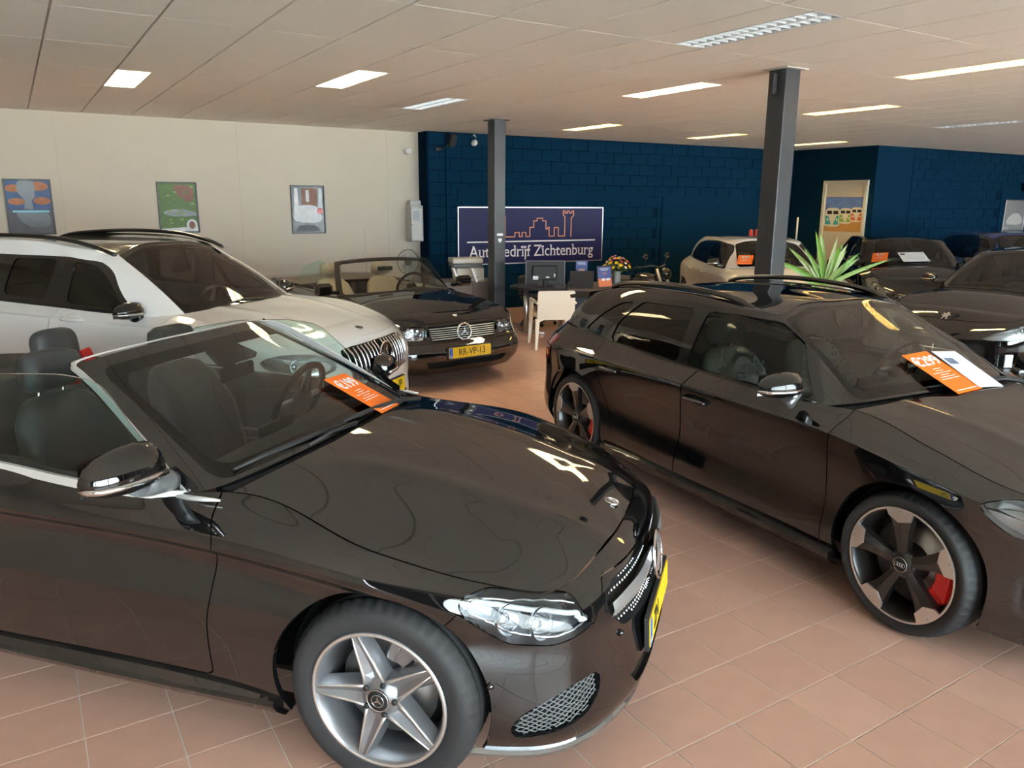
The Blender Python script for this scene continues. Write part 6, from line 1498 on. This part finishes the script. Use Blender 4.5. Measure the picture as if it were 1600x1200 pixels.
def wall_fittings():
    wp = mat('fitting_white', (.70,.68,.64), .5)
    e = empty('detector', (5.74, 12.36, 2.70), 0, 'small white cylindrical sensor on the cream wall near the blue corner', 'sensor')
    b = MB(); b.lathe([(0,-.05),(.05,-.05),(.055,-.03),(.055,.06)], 20); b.build('sensor_drum', wp, e)
    e = empty('wall_control_box', (5.80, 12.28, 1.52), 0, 'grey metal control box with a display, hung at the corner of cream and blue walls', 'control box')
    gm = mat('box_grey', (.42,.42,.41), .5)
    b = MB(); b.box((0,0,0), (.23,.20,.60), bev=.01); b.build('casing', gm, e); b = MB(); b.box((-.02,-.115,-.02), (.20,.03,.54), bev=.008); b.build('cover', mat('box_cover', (.50,.50,.48), .45), e); b = MB(); b.box((-.03,-.132,.13), (.12,.006,.17)); b.build('display', mat('box_display', (.18,.19,.20), .25), e); b = MB(); b.box((.0,.0,.33), (.20,.10,.10), bev=.01); b.build('top_duct', gm, e)
    b = MB(); b.lathe([(0,-.01),(.012,-.01),(.012,.0)], 10, T=TR((-.11,-.132,-.02))); b.build('lock', M_chrome, e)
    c, d, n = BW(.83, 2.86, .16); e = empty('security_camera', tuple(c), 0, 'white dome-headed security camera hanging on the blue wall left of the far column', 'camera')
    b = MB(); b.tube([(0,.14,.10),(0,.05,.12),(0,.0,.08)], .012, 8); b.build('camera_arm', wp, e); b = MB(); b.sphere((-.03,-.02,-.03), (.05,.07,.055), T=TR(rot=(0,.5,0))); b.build('camera_head', wp, e); b = MB(); b.sphere((.012,-.05,-.02), .032); b.build('camera_lens', M_gloss, e)
    c, d, n = BW(.30, 2.86, .08); e = empty('wall_speaker', tuple(c), 0, 'small dark loudspeaker on a bracket at the top left of the blue wall', 'speaker')
    b = MB(); b.box((.1,-.05,.04), (.12,.12,.20), bev=.015, T=TR(rot=(.35,0,.3))); b.build('speaker_case', M_plastic, e); b = MB(); b.tube([(-.08,.07,-.1),(0,.0,-.09),(.08,-.02,-.02)], .012, 8); b.build('bracket', M_plastic, e); b = MB(); b.box((-.12,.03,-.13), (.10,.05,.05), bev=.008); b.build('junction', M_plastic, e)
    # white door with the camper van poster on the side wall
    M_d = mat('door_cream', (.72,.66,.52), .5); x = 14.57; dy = 10.24
    T = frame_T((14.585, dy, 0), Vector((0,-1,0)), Vector((0,0,1)))
    e = bpy.data.objects.new('door_1', None); COL.objects.link(e); e['kind'] = 'structure'; e.matrix_world = T
    w, h = .96, 2.30
    for nm, c_, dd in (('door_jamb', (-w/2, h/2, .03), (.07, h, .07)), ('door_jamb', (w/2, h/2, .03), (.07, h, .07)), ('door_head', (0, h+.03, .03), (w+.07, .06, .07)), ('door_leaf', (0, h/2, .01), (w-.06, h, .04))):
        b = MB(); b.box(c_, dd, bev=.004); b.build(nm, M_d, e)
    b = MB(); b.tube([(.36,1.02,.03),(.36,1.02,.08),(.25,1.02,.08)], .009, 8); b.build('door_handle', M_chrome, e)
    p = empty('van_poster', label='poster of three camper vans, turquoise, green and orange, on the white door', cat='poster'); p.matrix_world = T @ TR((0, 1.68, .031))
    b = MB(); b.box((0,0,0), (.86,.70,.004)); b.build('poster_sheet', mat('poster_sky', (.13,.22,.50), .4, noise=.45, nscale=6), p)
    shape('poster_sand', [(-.43,-.35),(.43,-.35),(.43,-.02),(-.43,-.15)], .0022, mat('poster_sand', (.62,.34,.10), .4, noise=.15, nscale=10), p)
    for q, (cx, cy, s_, col) in enumerate(((-.245,-.06,1.0,(.05,.38,.40)), (.06,-.03,.82,(.25,.48,.07)), (.315,.0,.76,(.70,.16,.05)))):
        vm = mat('van_colour_%d' % q, col, .4); cm = mat('van_cream', (.80,.76,.62), .4)
        shape('van_body', cp([(cx-.17*s_,cy-.17*s_),(cx+.16*s_,cy-.18*s_),(cx+.165*s_,cy),(cx+.15*s_,cy+.16*s_),(cx,cy+.19*s_),(cx-.15*s_,cy+.16*s_),(cx-.175*s_,cy)], 4), .0030+.0012*q, cm, p)
        for pl in ([(cx-.165*s_,cy-.15*s_),(cx-.02*s_,cy-.15*s_),(cx-.10*s_,cy+.03*s_),(cx-.165*s_,cy+.03*s_)], [(cx+.155*s_,cy-.15*s_),(cx+.02*s_,cy-.15*s_),(cx+.10*s_,cy+.03*s_),(cx+.155*s_,cy+.03*s_)]): shape('van_panel', pl, .0038+.0012*q, vm, p)
        for sx_ in (-.075, .075): shape('van_window', [(cx+(sx_-.06)*s_,cy+.06*s_),(cx+(sx_+.06)*s_,cy+.06*s_),(cx+(sx_+.055)*s_,cy+.13*s_),(cx+(sx_-.055)*s_,cy+.13*s_)], .0038+.0012*q, M_ink, p)
        for sx_ in (-.11, .11): shape('van_lamp', ell(cx+sx_*s_, cy-.05*s_, .022*s_, .026*s_, 12), .0044+.0012*q, mat('van_lamp', (.8,.8,.75), .4), p)
    # grey picture at the right edge
    c, d, n = RW(5.28, 1.66, .014); a = picture('framed_picture', frame_T(c, d, Vector((0,0,1))), .90, .70, 'silver framed grey print on the blue wall at the right edge', mat('print_grey', (.22,.23,.24), .3, noise=.4, nscale=10), M_alu, group=None, fw=.03)
    shape('print_vehicle', cp([(-.30,-.10),(-.1,.02),(.15,.04),(.34,-.08),(.3,-.2),(-.25,-.2)], 4), .010, mat('print_pale', (.5,.5,.5), .3), a)
    shape('print_caption', [(-.40,-.30),(-.2,-.30),(-.2,-.28),(-.40,-.28)], .010, mat('print_pale', (.5,.5,.5), .3), a)
    # white floor lamp / pole by the corner
    e = empty('upright_pole', (13.6, 10.6, 0), 0, 'thin white upright pole behind the small white hatchback', 'pole')
    b = MB(); b.tube([(0,0,0),(0,0,1.62)], .018, 10); b.build('pole', wp, e); b = MB(); b.lathe([(0,0),(.16,0),(.16,.02),(.03,.03)], 20, T=Matrix.Rotation(PI/2, 4, 'X')); b.build('foot', wp, e)
    for k, dx in enumerate((0, .17)):
        e = empty('warning_post', (12.69+dx, 11.0, 0), 0, 'red and white marker post behind the small white car, %s one' % ('left' if k == 0 else 'right'), 'marker post', 'marker posts behind the white car')
        b = MB(); b.lathe([(.05,0),(.05,1.22)], 14, T=Matrix.Rotation(PI/2, 4, 'X')); b.build('post_shaft', wp, e); b = MB(); b.lathe([(.0,.16),(.035,.15),(.05,0)], 14, T=TR((0,0,1.22)) @ Matrix.Rotation(PI/2, 4, 'X')); b.build('post_tip', mat('tip_red', (.55,.06,.05), .5), e)
wall_fittings()
# ================================================================ office corner
def armchair():
    M_c = mat('cream_plastic', (.74,.69,.60), .42, noise=.02)
    d = Vector((.50, -.22, 0)).normalized(); f = Vector((-d.y, d.x, 0)); c = Vector((5.86, 8.20, 0))
    T = Matrix((d, f, Vector((0,0,1)))).transposed().to_4x4(); T.translation = c
    e = empty('armchair', label='cream plastic armchair with its back to us at the black desk', cat='chair'); e.matrix_world = T
    # back panel: x across, y forward; leans a little
    b = MB(); w = .245
    prof = [(-w, .37), (-w*1.0, .74), (-w*.93, .765), (w*.93, .765), (w*1.0, .74), (w, .37), (w*.80, .385), (-w*.62, .385), (-w*.86, .36)]
    v = [(x, -.02-(z-.4)*.10, z) for x, z in prof]+[(x, .012-(z-.4)*.10, z) for x, z in prof]; n = len(prof)
    b.add(v, [tuple(range(n)), tuple(range(n, 2*n))[::-1]]+[(i, n+i, n+(i+1) % n, (i+1) % n) for i in range(n)]); b.build('backrest', M_c, e)
    b = MB(); b.box((0, .25, .40), (.46, .50, .035), bev=.014); b.build('seat', M_c, e)
    for sx in (-1, 1):
        for y0, y1, zt in ((-.02, -.06, .40), (.46, .50, .60)):
            b = MB(); xx = sx*w
            v = []
            for (z, hw, hy, dx, dy) in ((0, .014, .016, .02, y1), (.36, .026, .026, .0, y0), (zt, .030, .028, .0, y0)):
                v += [(xx+sx*dx-hw, dy-hy, z), (xx+sx*dx+hw, dy-hy, z), (xx+sx*dx+hw, dy+hy, z), (xx+sx*dx-hw, dy+hy, z)]
            b.add(v, [(i*4+k, i*4+(k+1) % 4, (i+1)*4+(k+1) % 4, (i+1)*4+k) for i in range(2) for k in range(4)]+[(3,2,1,0), (8,9,10,11)]); b.build('leg', M_c, e)
        b = MB(); b.box((sx*w, .23, .605), (.055, .56, .035), bev=.014); b.box((sx*w, .45, .50), (.05, .05, .22), bev=.012); b.build('armrest', M_c, e)
armchair()
def desks():
    M_top = mat('desk_black_top', (.022,.020,.020), .28, noise=.1); M_br = mat('desk_brown_top', (.10,.072,.062), .45, noise=.25, nscale=5); M_nv = mat('desk_navy_panel', (.006,.012,.035), .5)
    d = Vector((1.01, -.76, 0)).normalized(); f = Vector((-d.y, d.x, 0)); o = Vector((5.87, 9.36, 0)); zt = .69
    T = Matrix((d, f, Vector((0,0,1)))).transposed().to_4x4(); T.translation = o
    P = lambda x, y, z=zt: T @ Vector((x, y, z))
    e = empty('office_desk', label='black desk with rounded end and chrome leg, left of the brown desk', cat='desk', group=None); e.matrix_world = T
    top = list(ell(.34, .36, .36, .36, 14, PI*1.5, PI*.5))[::-1] if False else [(.34+.36*math.cos(a), .36+.36*math.sin(a)) for a in np.linspace(PI*1.5, PI*.5, 12)]
    b = MB(); b.prism([(.80, 0)]+[(x, y) for x, y in top]+[(.80, .72)], zt-.03, zt); b.build('desk_top', M_top, e)
    for x, y in ((.22, .30), (.72, .55)):
        b = MB(); b.tube([(x, y, .02), (x, y, zt-.03)], .035, 16); b.build('leg', M_alu, e)
    b = MB(); b.tube([(.22, .30, .03), (.5, .22, .015)], [.03, .02], 8); b.tube([(.22, .30, .03), (.1, .55, .015)], [.03, .02], 8); b.build('foot_bar', M_alu, e)
    e2 = empty('office_desk', label='brown desk with a navy front carrying the laptop and flowers', cat='desk'); e2.matrix_world = T
    b = MB(); b.box((1.36, .55, zt-.016), (1.08, 1.15, .03), bev=.005); b.build('desk_top', M_br, e2)
    b = MB(); b.box((1.36, .06, .33), (1.0, .025, .655)); b.build('front_panel', M_nv, e2)
    for x in (.85, 1.87): b = MB(); b.box((x, .6, .33), (.03, .95, .655)); b.build('side_panel', M_nv, e2)
    # monitor seen from behind
    M_m = mat('monitor_black', (.012,.012,.013), .45)
    e = empty('computer_monitor', label='black computer monitor seen from behind, with white stickers, on the black desk', cat='monitor'); e.matrix_world = T @ TR((.50, .22, zt+.001), (0, 0, .10)) @ Matrix.Diagonal((1, 1, .86, 1))
    b = MB(); b.box((0, .0, .235), (.56, .035, .385), bev=.008); b.build('rear_shell', M_m, e)
    b = MB(); 
    for c_, dd in (((-.278, .0, .235), (.012, .045, .40)), ((.278, .0, .235), (.012, .045, .40)), ((0, .0, .430), (.566, .045, .012))): b.box(c_, dd)
    b.build('bezel', mat('bezel_grey', (.14,.14,.14), .4), e)
    b = MB(); b.box((-.01, -.035, .24), (.36, .04, .24), bev=.015); b.build('electronics_bulge', M_m, e)
    for x, z, w_, h_ in ((-.14, .155, .08, .06), (.03, .165, .05, .025), (.13, .20, .02, .05)): b = MB(); b.box((x, -.056, z), (w_, .002, h_)); b.build('sticker', M_paper, e)
    b = MB(); b.box((0, -.02, .10), (.06, .04, .20), bev=.01); b.box((0, -.02, .008), (.24, .18, .016), bev=.006); b.build('stand', M_m, e)
    # laptop
    e = empty('laptop', label='open black laptop seen from behind on the brown desk', cat='laptop'); e.matrix_world = T @ TR((1.02, .20, zt), (0, 0, .08))
    b = MB(); b.box((0, .10, .012), (.34, .24, .02), bev=.005); b.build('laptop_base', M_m, e)
    b = MB(); b.box((0, 0, .115), (.34, .012, .23), bev=.004, T=TR((0, -.03, .02), (.22, 0, 0))); b.build('laptop_lid', mat('lid_graphite', (.028,.028,.030), .4), e)
    # sign holder behind the laptop
    M_bl = mat('leaflet_blue', (.06,.10,.34), .4); M_or = mat('leaflet_orange', (.72,.20,.07), .4)
    e = empty('leaflet_stand', label='blue leaflet in a white stand behind the laptop', cat='leaflet stand'); e.matrix_world = T @ TR((1.02, .55, zt), (0, 0, .1))
    b = MB(); b.box((0, 0, .07), (.20, .10, .14), bev=.006); b.build('stand_base', M_paper, e); b = MB(); b.box((0, -.01, .245), (.17, .006, .22)); b.build('leaflet', M_bl, e)
    b = MB(); b.box((0, -.014, .20), (.09, .002, .08)); b.build('leaflet_patch', mat('leaflet_pink', (.75,.5,.45), .4), e)
    for z in (.30, .32, .335): b = MB(); b.box((0, -.014, z), (.12, .002, .006)); b.build('leaflet_line', M_paper, e)
    # leaning picture frame
    e = empty('table_sign', label='black framed blue and orange sign leaning on the brown desk beside the laptop', cat='sign'); e.matrix_world = T @ TR((1.36, .12, zt+.012), (-.20, -.08, .0))
    b = MB(); 
    for c_, dd in (((-.10, 0, .155), (.014, .016, .31)), ((.10, 0, .155), (.014, .016, .31)), ((0, 0, .007), (.20, .016, .014)), ((0, 0, .303), (.20, .016, .014))): b.box(c_, dd)
    b.build('sign_frame', mat('frame_dark_wood', (.02,.012,.01), .4), e)
    b = MB(); b.box((0, .002, .215), (.186, .006, .17)); b.build('sign_upper', M_bl, e); b = MB(); b.box((0, .002, .07), (.186, .006, .12)); b.build('sign_lower', M_or, e)
    for x in (-.02, .045): b = MB(); b.prism(ell(x, .115, .03, .018, 12), 0, .003, T=TR((0, -.0015, 0), (PI/2, 0, 0))); b.build('sign_car', M_paper, e)
    for z, w_ in ((.27, .13), (.25, .10), (.21, .06), (.19, .05)): b = MB(); b.box((0, -.002, z), (w_, .002, .008)); b.build('sign_line', M_paper if z > .22 else M_or, e)
    # flowers
    e = empty('flower_vase', label='glass vase of yellow, orange and pink flowers at the right end of the brown desk', cat='vase'); e.matrix_world = T @ TR((1.55, .75, zt+.001))
    b = MB(); b.lathe([(0,.004),(.045,.004),(.055,.02),(.052,.15),(.060,.19)], 24, T=Matrix.Rotation(PI/2, 4, 'X') @ Matrix.Diagonal((1,1,1,1))); b.build('vase', mat('vase_glass_grey', (.42,.45,.46), .08, .3), e)
    rnd = random.Random(3); cols = [('yellow', (.85,.58,.03)), ('orange', (.80,.22,.06)), ('dark_red', (.28,.02,.03)), ('pink', (.75,.32,.35)), ('cream', (.80,.74,.5)), ('yellow', (.85,.62,.05))]
    leafm = mat('bouquet_leaf', (.05,.13,.03), .6, noise=.3)
    for k in range(34):
        a = k*2.4; rr_ = math.sqrt((k+.5)/34); x, y = .215*rr_*math.cos(a), .215*rr_*math.sin(a); z = .235+.17*(1-rr_**2)+rnd.uniform(-.015, .015)
        nm, c_ = cols[rnd.randrange(6)]; s_ = rnd.uniform(.026, .040); b = MB(); n_ = Vector((x, y, z-.12)).normalized(); Tn = Vector((0,0,1)).rotation_difference(n_).to_matrix().to_4x4(); Tn.translation = Vector((x, y, z))
        for j in range(9):
            t = 2*PI*j/9
            for q, (r0, zz) in enumerate(((s_, 0), (s_*.6, s_*.35))):
                tt = t+q*.35; ca, sa = math.cos(tt), math.sin(tt)
                b.add([(0, 0, zz*.3), (r0*.6*ca-r0*.25*sa, r0*.6*sa+r0*.25*ca, zz+s_*.15), (r0*ca, r0*sa, zz+s_*.25), (r0*.6*ca+r0*.25*sa, r0*.6*sa-r0*.25*ca, zz+s_*.15)], [(0,1,2,3)], False, Tn)
        b.sphere((0, 0, s_*.25), (s_*.35, s_*.35, s_*.25), 8, 5, Tn); b.build('flower', mat('petal_'+nm, c_, .55, noise=.15), e)
    for k in range(26):
        a = rnd.uniform(0, 2*PI); L = rnd.uniform(.10, .26); z = rnd.uniform(.19, .30); c_, s_ = math.cos(a), math.sin(a); r0 = .06; w_ = .018
        b = MB(); b.add([(r0*c_, r0*s_, z-.04), ((r0+L*.5)*c_-w_*s_, (r0+L*.5)*s_+w_*c_, z+.02), ((r0+L)*c_, (r0+L)*s_, z-.01), ((r0+L*.5)*c_+w_*s_, (r0+L*.5)*s_-w_*c_, z+.02)], [(0,1,2,3)]); b.build('leaf', leafm, e)
    b = MB()
    for k in range(10): a = k*.63; b.tube([(.01*math.cos(a), .01*math.sin(a), .05), (.10*math.cos(a), .10*math.sin(a), .28)], .003, 5)
    o = b.build('stems', leafm, e); o['kind'] = 'stuff'
    # swivel chair behind the desk
    e = empty('office_chair', tuple(P(.35, 1.15, 0)), .6, 'black swivel chair half hidden under the black desk', 'chair')
    b = MB(); b.box((0,0,.42), (.46,.46,.08), bev=.03); b.build('seat', M_dash, e); b = MB(); b.box((0,.24,.62), (.42,.06,.30), bev=.03); b.build('backrest', M_dash, e)
    b = MB(); b.tube([(0,0,.10),(0,0,.38)], .025, 10); b.build('gas_column', M_chrome, e)
    for k in range(5):
        a = 2*PI*k/5; b = MB(); b.tube([(0,0,.10),(.28*math.cos(a), .28*math.sin(a), .07)], [.025,.014], 8); b.build('base_arm', M_plastic, e)
        b = MB(); b.sphere((.28*math.cos(a), .28*math.sin(a), .03), .03, 10, 8); b.build('castor', M_plastic, e)
    # cabinet and printer behind the far column
    M_w = mat('cabinet_grey_wood', (.17,.135,.115), .5, noise=.25, nscale=4); c = Vector((5.66, 10.55, 0)); 
    e = empty('office_cabinet', (5.92, 10.62, 0), -.30, 'grey-brown wood cabinet under the printer, left of the far column', 'cabinet')
    b = MB(); b.box((0,0,.34), (.95,.5,.68), bev=.004); b.build('carcass', M_w, e)
    for x in (-.236, .236): b = MB(); b.box((x,-.255,.34), (.462,.016,.65), bev=.003); b.build('door', M_w, e)
    b = MB(); b.box((0,-.04,.69), (.98,.62,.022), bev=.003); b.build('cabinet_top', M_w, e)
    M_p = mat('printer_beige', (.66,.63,.55), .5); M_pd = mat('printer_dark', (.10,.10,.105), .5)
    e = empty('printer', (5.86, 10.58, .701), -.30, 'beige office printer with a flat scanner lid on the grey cabinet', 'printer')
    b = MB(); b.box((.02,0,.10), (.42,.38,.20), bev=.012); b.build('printer_body', M_p, e); b = MB(); b.box((-.02,0,.235), (.46,.40,.06), bev=.01); b.build('scanner_bed', M_pd, e)
    b = MB(); b.box((-.02,0,.305), (.47,.41,.075), bev=.012); b.build('scanner_lid', M_p, e); b = MB(); b.box((.0,-.2,.06), (.26,.06,.01)); b.build('paper_tray', M_pd, e)
    for k, (x, lb) in enumerate(((-.30, 'white leaflet leaning left of the printer'), (-.02, 'white leaflet leaning in front of the printer'))):
        e = empty('leaning_leaflet', (5.84+x*.95, 10.22-x*.3, .712), -.30, lb, 'leaflet', 'leaflets leaning by the printer')
        b = MB(); b.box((0,0,.105), (.03,.16,.22), T=TR(rot=(0,-.35,0))); b.build('leaflet_sheet', M_paper, e)
    # fan in the corner
    M_g = mat('fan_dark', (.03,.028,.028), .5); e = empty('pedestal_fan', (5.18, 11.3, 0), .1, 'round pedestal fan at the end of the cream wall behind the roadster', 'fan')
    b = MB(); b.tube([(0,0,.02),(0,0,.95)], .015, 8); b.build('fan_pole', mat('fitting_white', (.7,.68,.64), .5), e); b = MB(); b.lathe([(0,0),(.2,0),(.18,.03),(.02,.05)], 24, T=Matrix.Rotation(PI/2, 4, 'X')); b.build('fan_base', MATS['fitting_white'], e)
    b = MB(); b.tube([(.19*math.cos(a*PI/16), -.05, .96+.19*math.sin(a*PI/16)) for a in range(32)], .006, 5, True); b.build('guard_ring', M_g, e)
    b = MB()
    for k in range(28): a = 2*PI*k/28; b.tube([(.05*math.cos(a), -.08, .96+.05*math.sin(a)), (.19*math.cos(a), -.05, .96+.19*math.sin(a))], .0015, 4, caps=False)
    o = b.build('guard_wires', M_g, e); o['kind'] = 'stuff'
    b = MB(); b.sphere((0,-.05,.96), (.06,.05,.06)); b.build('fan_hub', M_g, e)
    for k in range(4): a = PI*k/2+.4; b = MB(); b.add([(0,-.04,.96), (.14*math.cos(a), -.05, .96+.14*math.sin(a)), (.15*math.cos(a+.6), -.02, .96+.15*math.sin(a+.6)), (.07*math.cos(a+.9), -.02, .96+.07*math.sin(a+.9))], [(0,1,2,3)]); b.build('fan_blade', mat('fan_grey', (.4,.4,.4), .4), e)
desks()
def scooter():
    e = empty('motorcycle', (8.42, 9.5, 0), math.radians(-75), 'black motorcycle mostly hidden behind the black hatchback, round mirror showing', 'motorcycle')
    for x in (.62, -.62):
        b = MB(); b.lathe([(.20,-.05),(.26,-.06),(.30,-.03),(.305,0),(.30,.03),(.26,.06),(.20,.05)], 32, T=TR((x,0,.305))); b.build('tyre', M_rubber, e); b = MB(); b.lathe([(.02,-.04),(.04,-.04),(.20,-.045),(.20,.045),(.04,.04),(.02,.04)], 24, T=TR((x,0,.305))); b.build('rim', M_rimblk, e)
    b = MB(); b.sphere((.08,0,.68), (.28,.15,.13)); b.build('fuel_tank', M_black, e); b = MB(); b.box((-.38,0,.68), (.6,.24,.09), bev=.04); b.build('saddle', M_leather, e)
    b = MB(); b.box((.0,0,.42), (.42,.26,.34), bev=.06); b.build('engine', M_rimblk, e)
    for y in (-.1,.1): b = MB(); b.tube([(.62,y,.305),(.38,y,.88)], .025, 8); b.build('fork_leg', M_alu, e)
    b = MB(); b.tube([(-.62,0,.305),(-.1,0,.36),(.36,0,.82)], .03, 8); b.build('frame_tube', M_plastic, e)
    b = MB(); b.tube([(.22,-.36,.90),(.34,-.2,.93),(.38,0,.90),(.34,.2,.93),(.22,.36,.90)], .013, 8); b.build('handlebar', M_plastic, e)
    b = MB(); b.sphere((.50,0,.80), (.07,.09,.09)); b.build('head_lamp', M_gloss, e)
    for s_ in (-1, 1):
        b = MB(); b.tube([(.28,s_*.27,.92),(.30,s_*.30,1.03)], .006, 6); b.build('mirror_stalk', M_plastic, e); b = MB(); b.sphere((.30,s_*.31,1.07), (.02,.07,.045)); b.build('mirror_head', M_gloss, e)
        b = MB(); b.tube([(.24,s_*.33,.90),(.18,s_*.42,.90)], .018, 8); b.build('hand_grip', M_plastic, e)
scooter()
def plant():
    e = empty('potted_plant', (8.0, 5.78, 0), 0, 'spiky green yucca in a tall white planter behind the black hatchback', 'plant')
    b = MB(); v = [(-.19,-.19,0),(.19,-.19,0),(.19,.19,0),(-.19,.19,0),(-.23,-.23,.93),(.23,-.23,.93),(.23,.23,.93),(-.23,.23,.93),(-.20,-.20,.93),(.20,-.20,.93),(.20,.20,.93),(-.20,.20,.93),(-.20,-.20,.87),(.20,-.20,.87),(.20,.20,.87),(-.20,.20,.87)]
    f = [(3,2,1,0)]+[(i+k, i+(k+1) % 4, i+4+(k+1) % 4, i+4+k) for i in (0, 4, 8) for k in range(4)]; b.add(v, f); b.build('planter', mat('planter_white', (.78,.75,.68), .4), e)
    b = MB(); b.box((0,0,.86), (.39,.39,.03)); b.build('soil', mat('soil', (.03,.02,.015), .9, bump=.4, bscale=60), e)
    lm = [mat('yucca_leaf', (.12,.26,.035), .45, noise=.25, nscale=20), mat('yucca_leaf_light', (.24,.38,.12), .45, noise=.2, nscale=20), mat('yucca_leaf_pale', (.34,.42,.22), .5)]
    # leaves: (direction x, y, rise, length)
    camr = Vector((.846, -.534, 0)); rnd = random.Random(11)
    spec = [(-.95,.62,.72),(-.62,.85,.66),(-.50,.60,.48),(-.28,.95,.78),(-.10,1.0,.72),(.02,.9,.70),(.12,.95,.60),(.30,.9,.62),(.45,.85,.66),(.62,.75,.60),(.95,.62,.78),(.75,.45,.45),(-.8,.35,.42),(.25,.6,.40),(-.35,.5,.35),(.55,.35,.35),(-.15,.8,.55),(.4,1.0,.5),(-.72,.6,.5),(.8,.8,.55),(.1,.5,.3),(-.5,.9,.6)]
    for k, (sx, up, L) in enumerate(spec):
        dep = rnd.uniform(-.35, .35); d = (camr*sx+Vector((.534,.846,0))*dep+Vector((0,0,up))).normalized(); side = d.cross(Vector((.534,.846,.2))).normalized(); w_ = .026+.010*rnd.random()
        v = []; n = 7
        for i in range(n):
            t = i/(n-1); p = Vector((0,0,.93))+d*L*1.0*t+Vector((0,0,-.10*L*t*t))+camr*sx*.06*t*t; ww = w_*math.sin(PI*min(1, .18+t*.82))**.8
            v += [tuple(p-side*ww+Vector((.534,.846,0))*-.006), tuple(p+Vector((.534,.846,0))*.006), tuple(p+side*ww+Vector((.534,.846,0))*-.006)]
        b = MB(); b.add(v, [(i*3+j, i*3+j+1, (i+1)*3+j+1, (i+1)*3+j) for i in range(n-1) for j in range(2)], True); b.build('leaf', lm[k % 3], e)
plant()
def cards():
    def put(car, ctr, ex, ey, w, h, label, price='', m=None, name='price_card', lift=.05, **kw):
        R = root_mat(car.root); ex = Vector(ex); ey = Vector(ey); nz_ = ex.cross(ey).normalized(); T = R @ frame_T(Vector(ctr)+nz_*lift, ex, ey); return price_card(T, w, h, label, price, m=m, name=name, **kw)
    put(CONV, (-.647,.243,.979), (-.131,.987,-.088), (-.856,.364,.366), .235, .30, 'orange price card reading 199 under the wiper of the near convertible', '€199', lift=.045)
    put(HATCH, (-.496,-.027,.973), (-.107,.994,.002), (-.892,.225,.392), .235, .345, 'orange price card reading 299 under the wiper of the black hatchback', '€299')
    o = put(HATCH, (-.506,.190,.958), (.02,.995,-.075), (-.87,.32,.375), .20, .325, 'white printed sheet beside the orange card in the black hatchback', '', m=M_paper, name='info_sheet', sub=False, lift=.062)
    b = MB(); b.box((-.045, .07, .0016), (.075, .055, .0008)); b.build('printed_photo', mat('photo_grey_blue', (.12,.18,.26), .5), o)
    for y, w_ in ((.13, .12), (.12, .14), (.065, .05), (.0, .13), (-.02, .13), (-.04, .12)): b = MB(); b.box((.02, y, .0016), (w_*.9, .0025, .0006)); b.build('printed_line', mat('print_grey_line', (.45,.47,.5), .6), o)
    put(SMALL[0], (-.510,-.43,1.000), (.393,.919,.032), (-.854,.183,.487), .215, .235, 'orange price card on the windscreen of the small white hatchback', '€99', lift=.095)
    put(SMALL[1], (-.520,-.449,.995), (.31,.947,.08), (-.869,.06,.491), .225, .25, 'orange price card on the windscreen of the black city car', '€79', lift=.095)
    o = put(SMALL[1], (-.450,-.014,1.008), (-.201,.979,.031), (-.862,-.17,.477), .40, .26, 'wide white printed sheet on the windscreen of the black city car', '', m=M_paper, name='info_sheet', sub=False, lift=.10)
    b = MB(); b.box((-.14, .08, .0016), (.07, .04, .0008)); b.build('printed_photo', M_ink, o)
    for y in (.08, .05, .0, -.03, -.06): b = MB(); b.box((.03, y, .0016), (.26, .004, .0006)); b.build('printed_line', MATS['print_grey_line'], o)
cards()
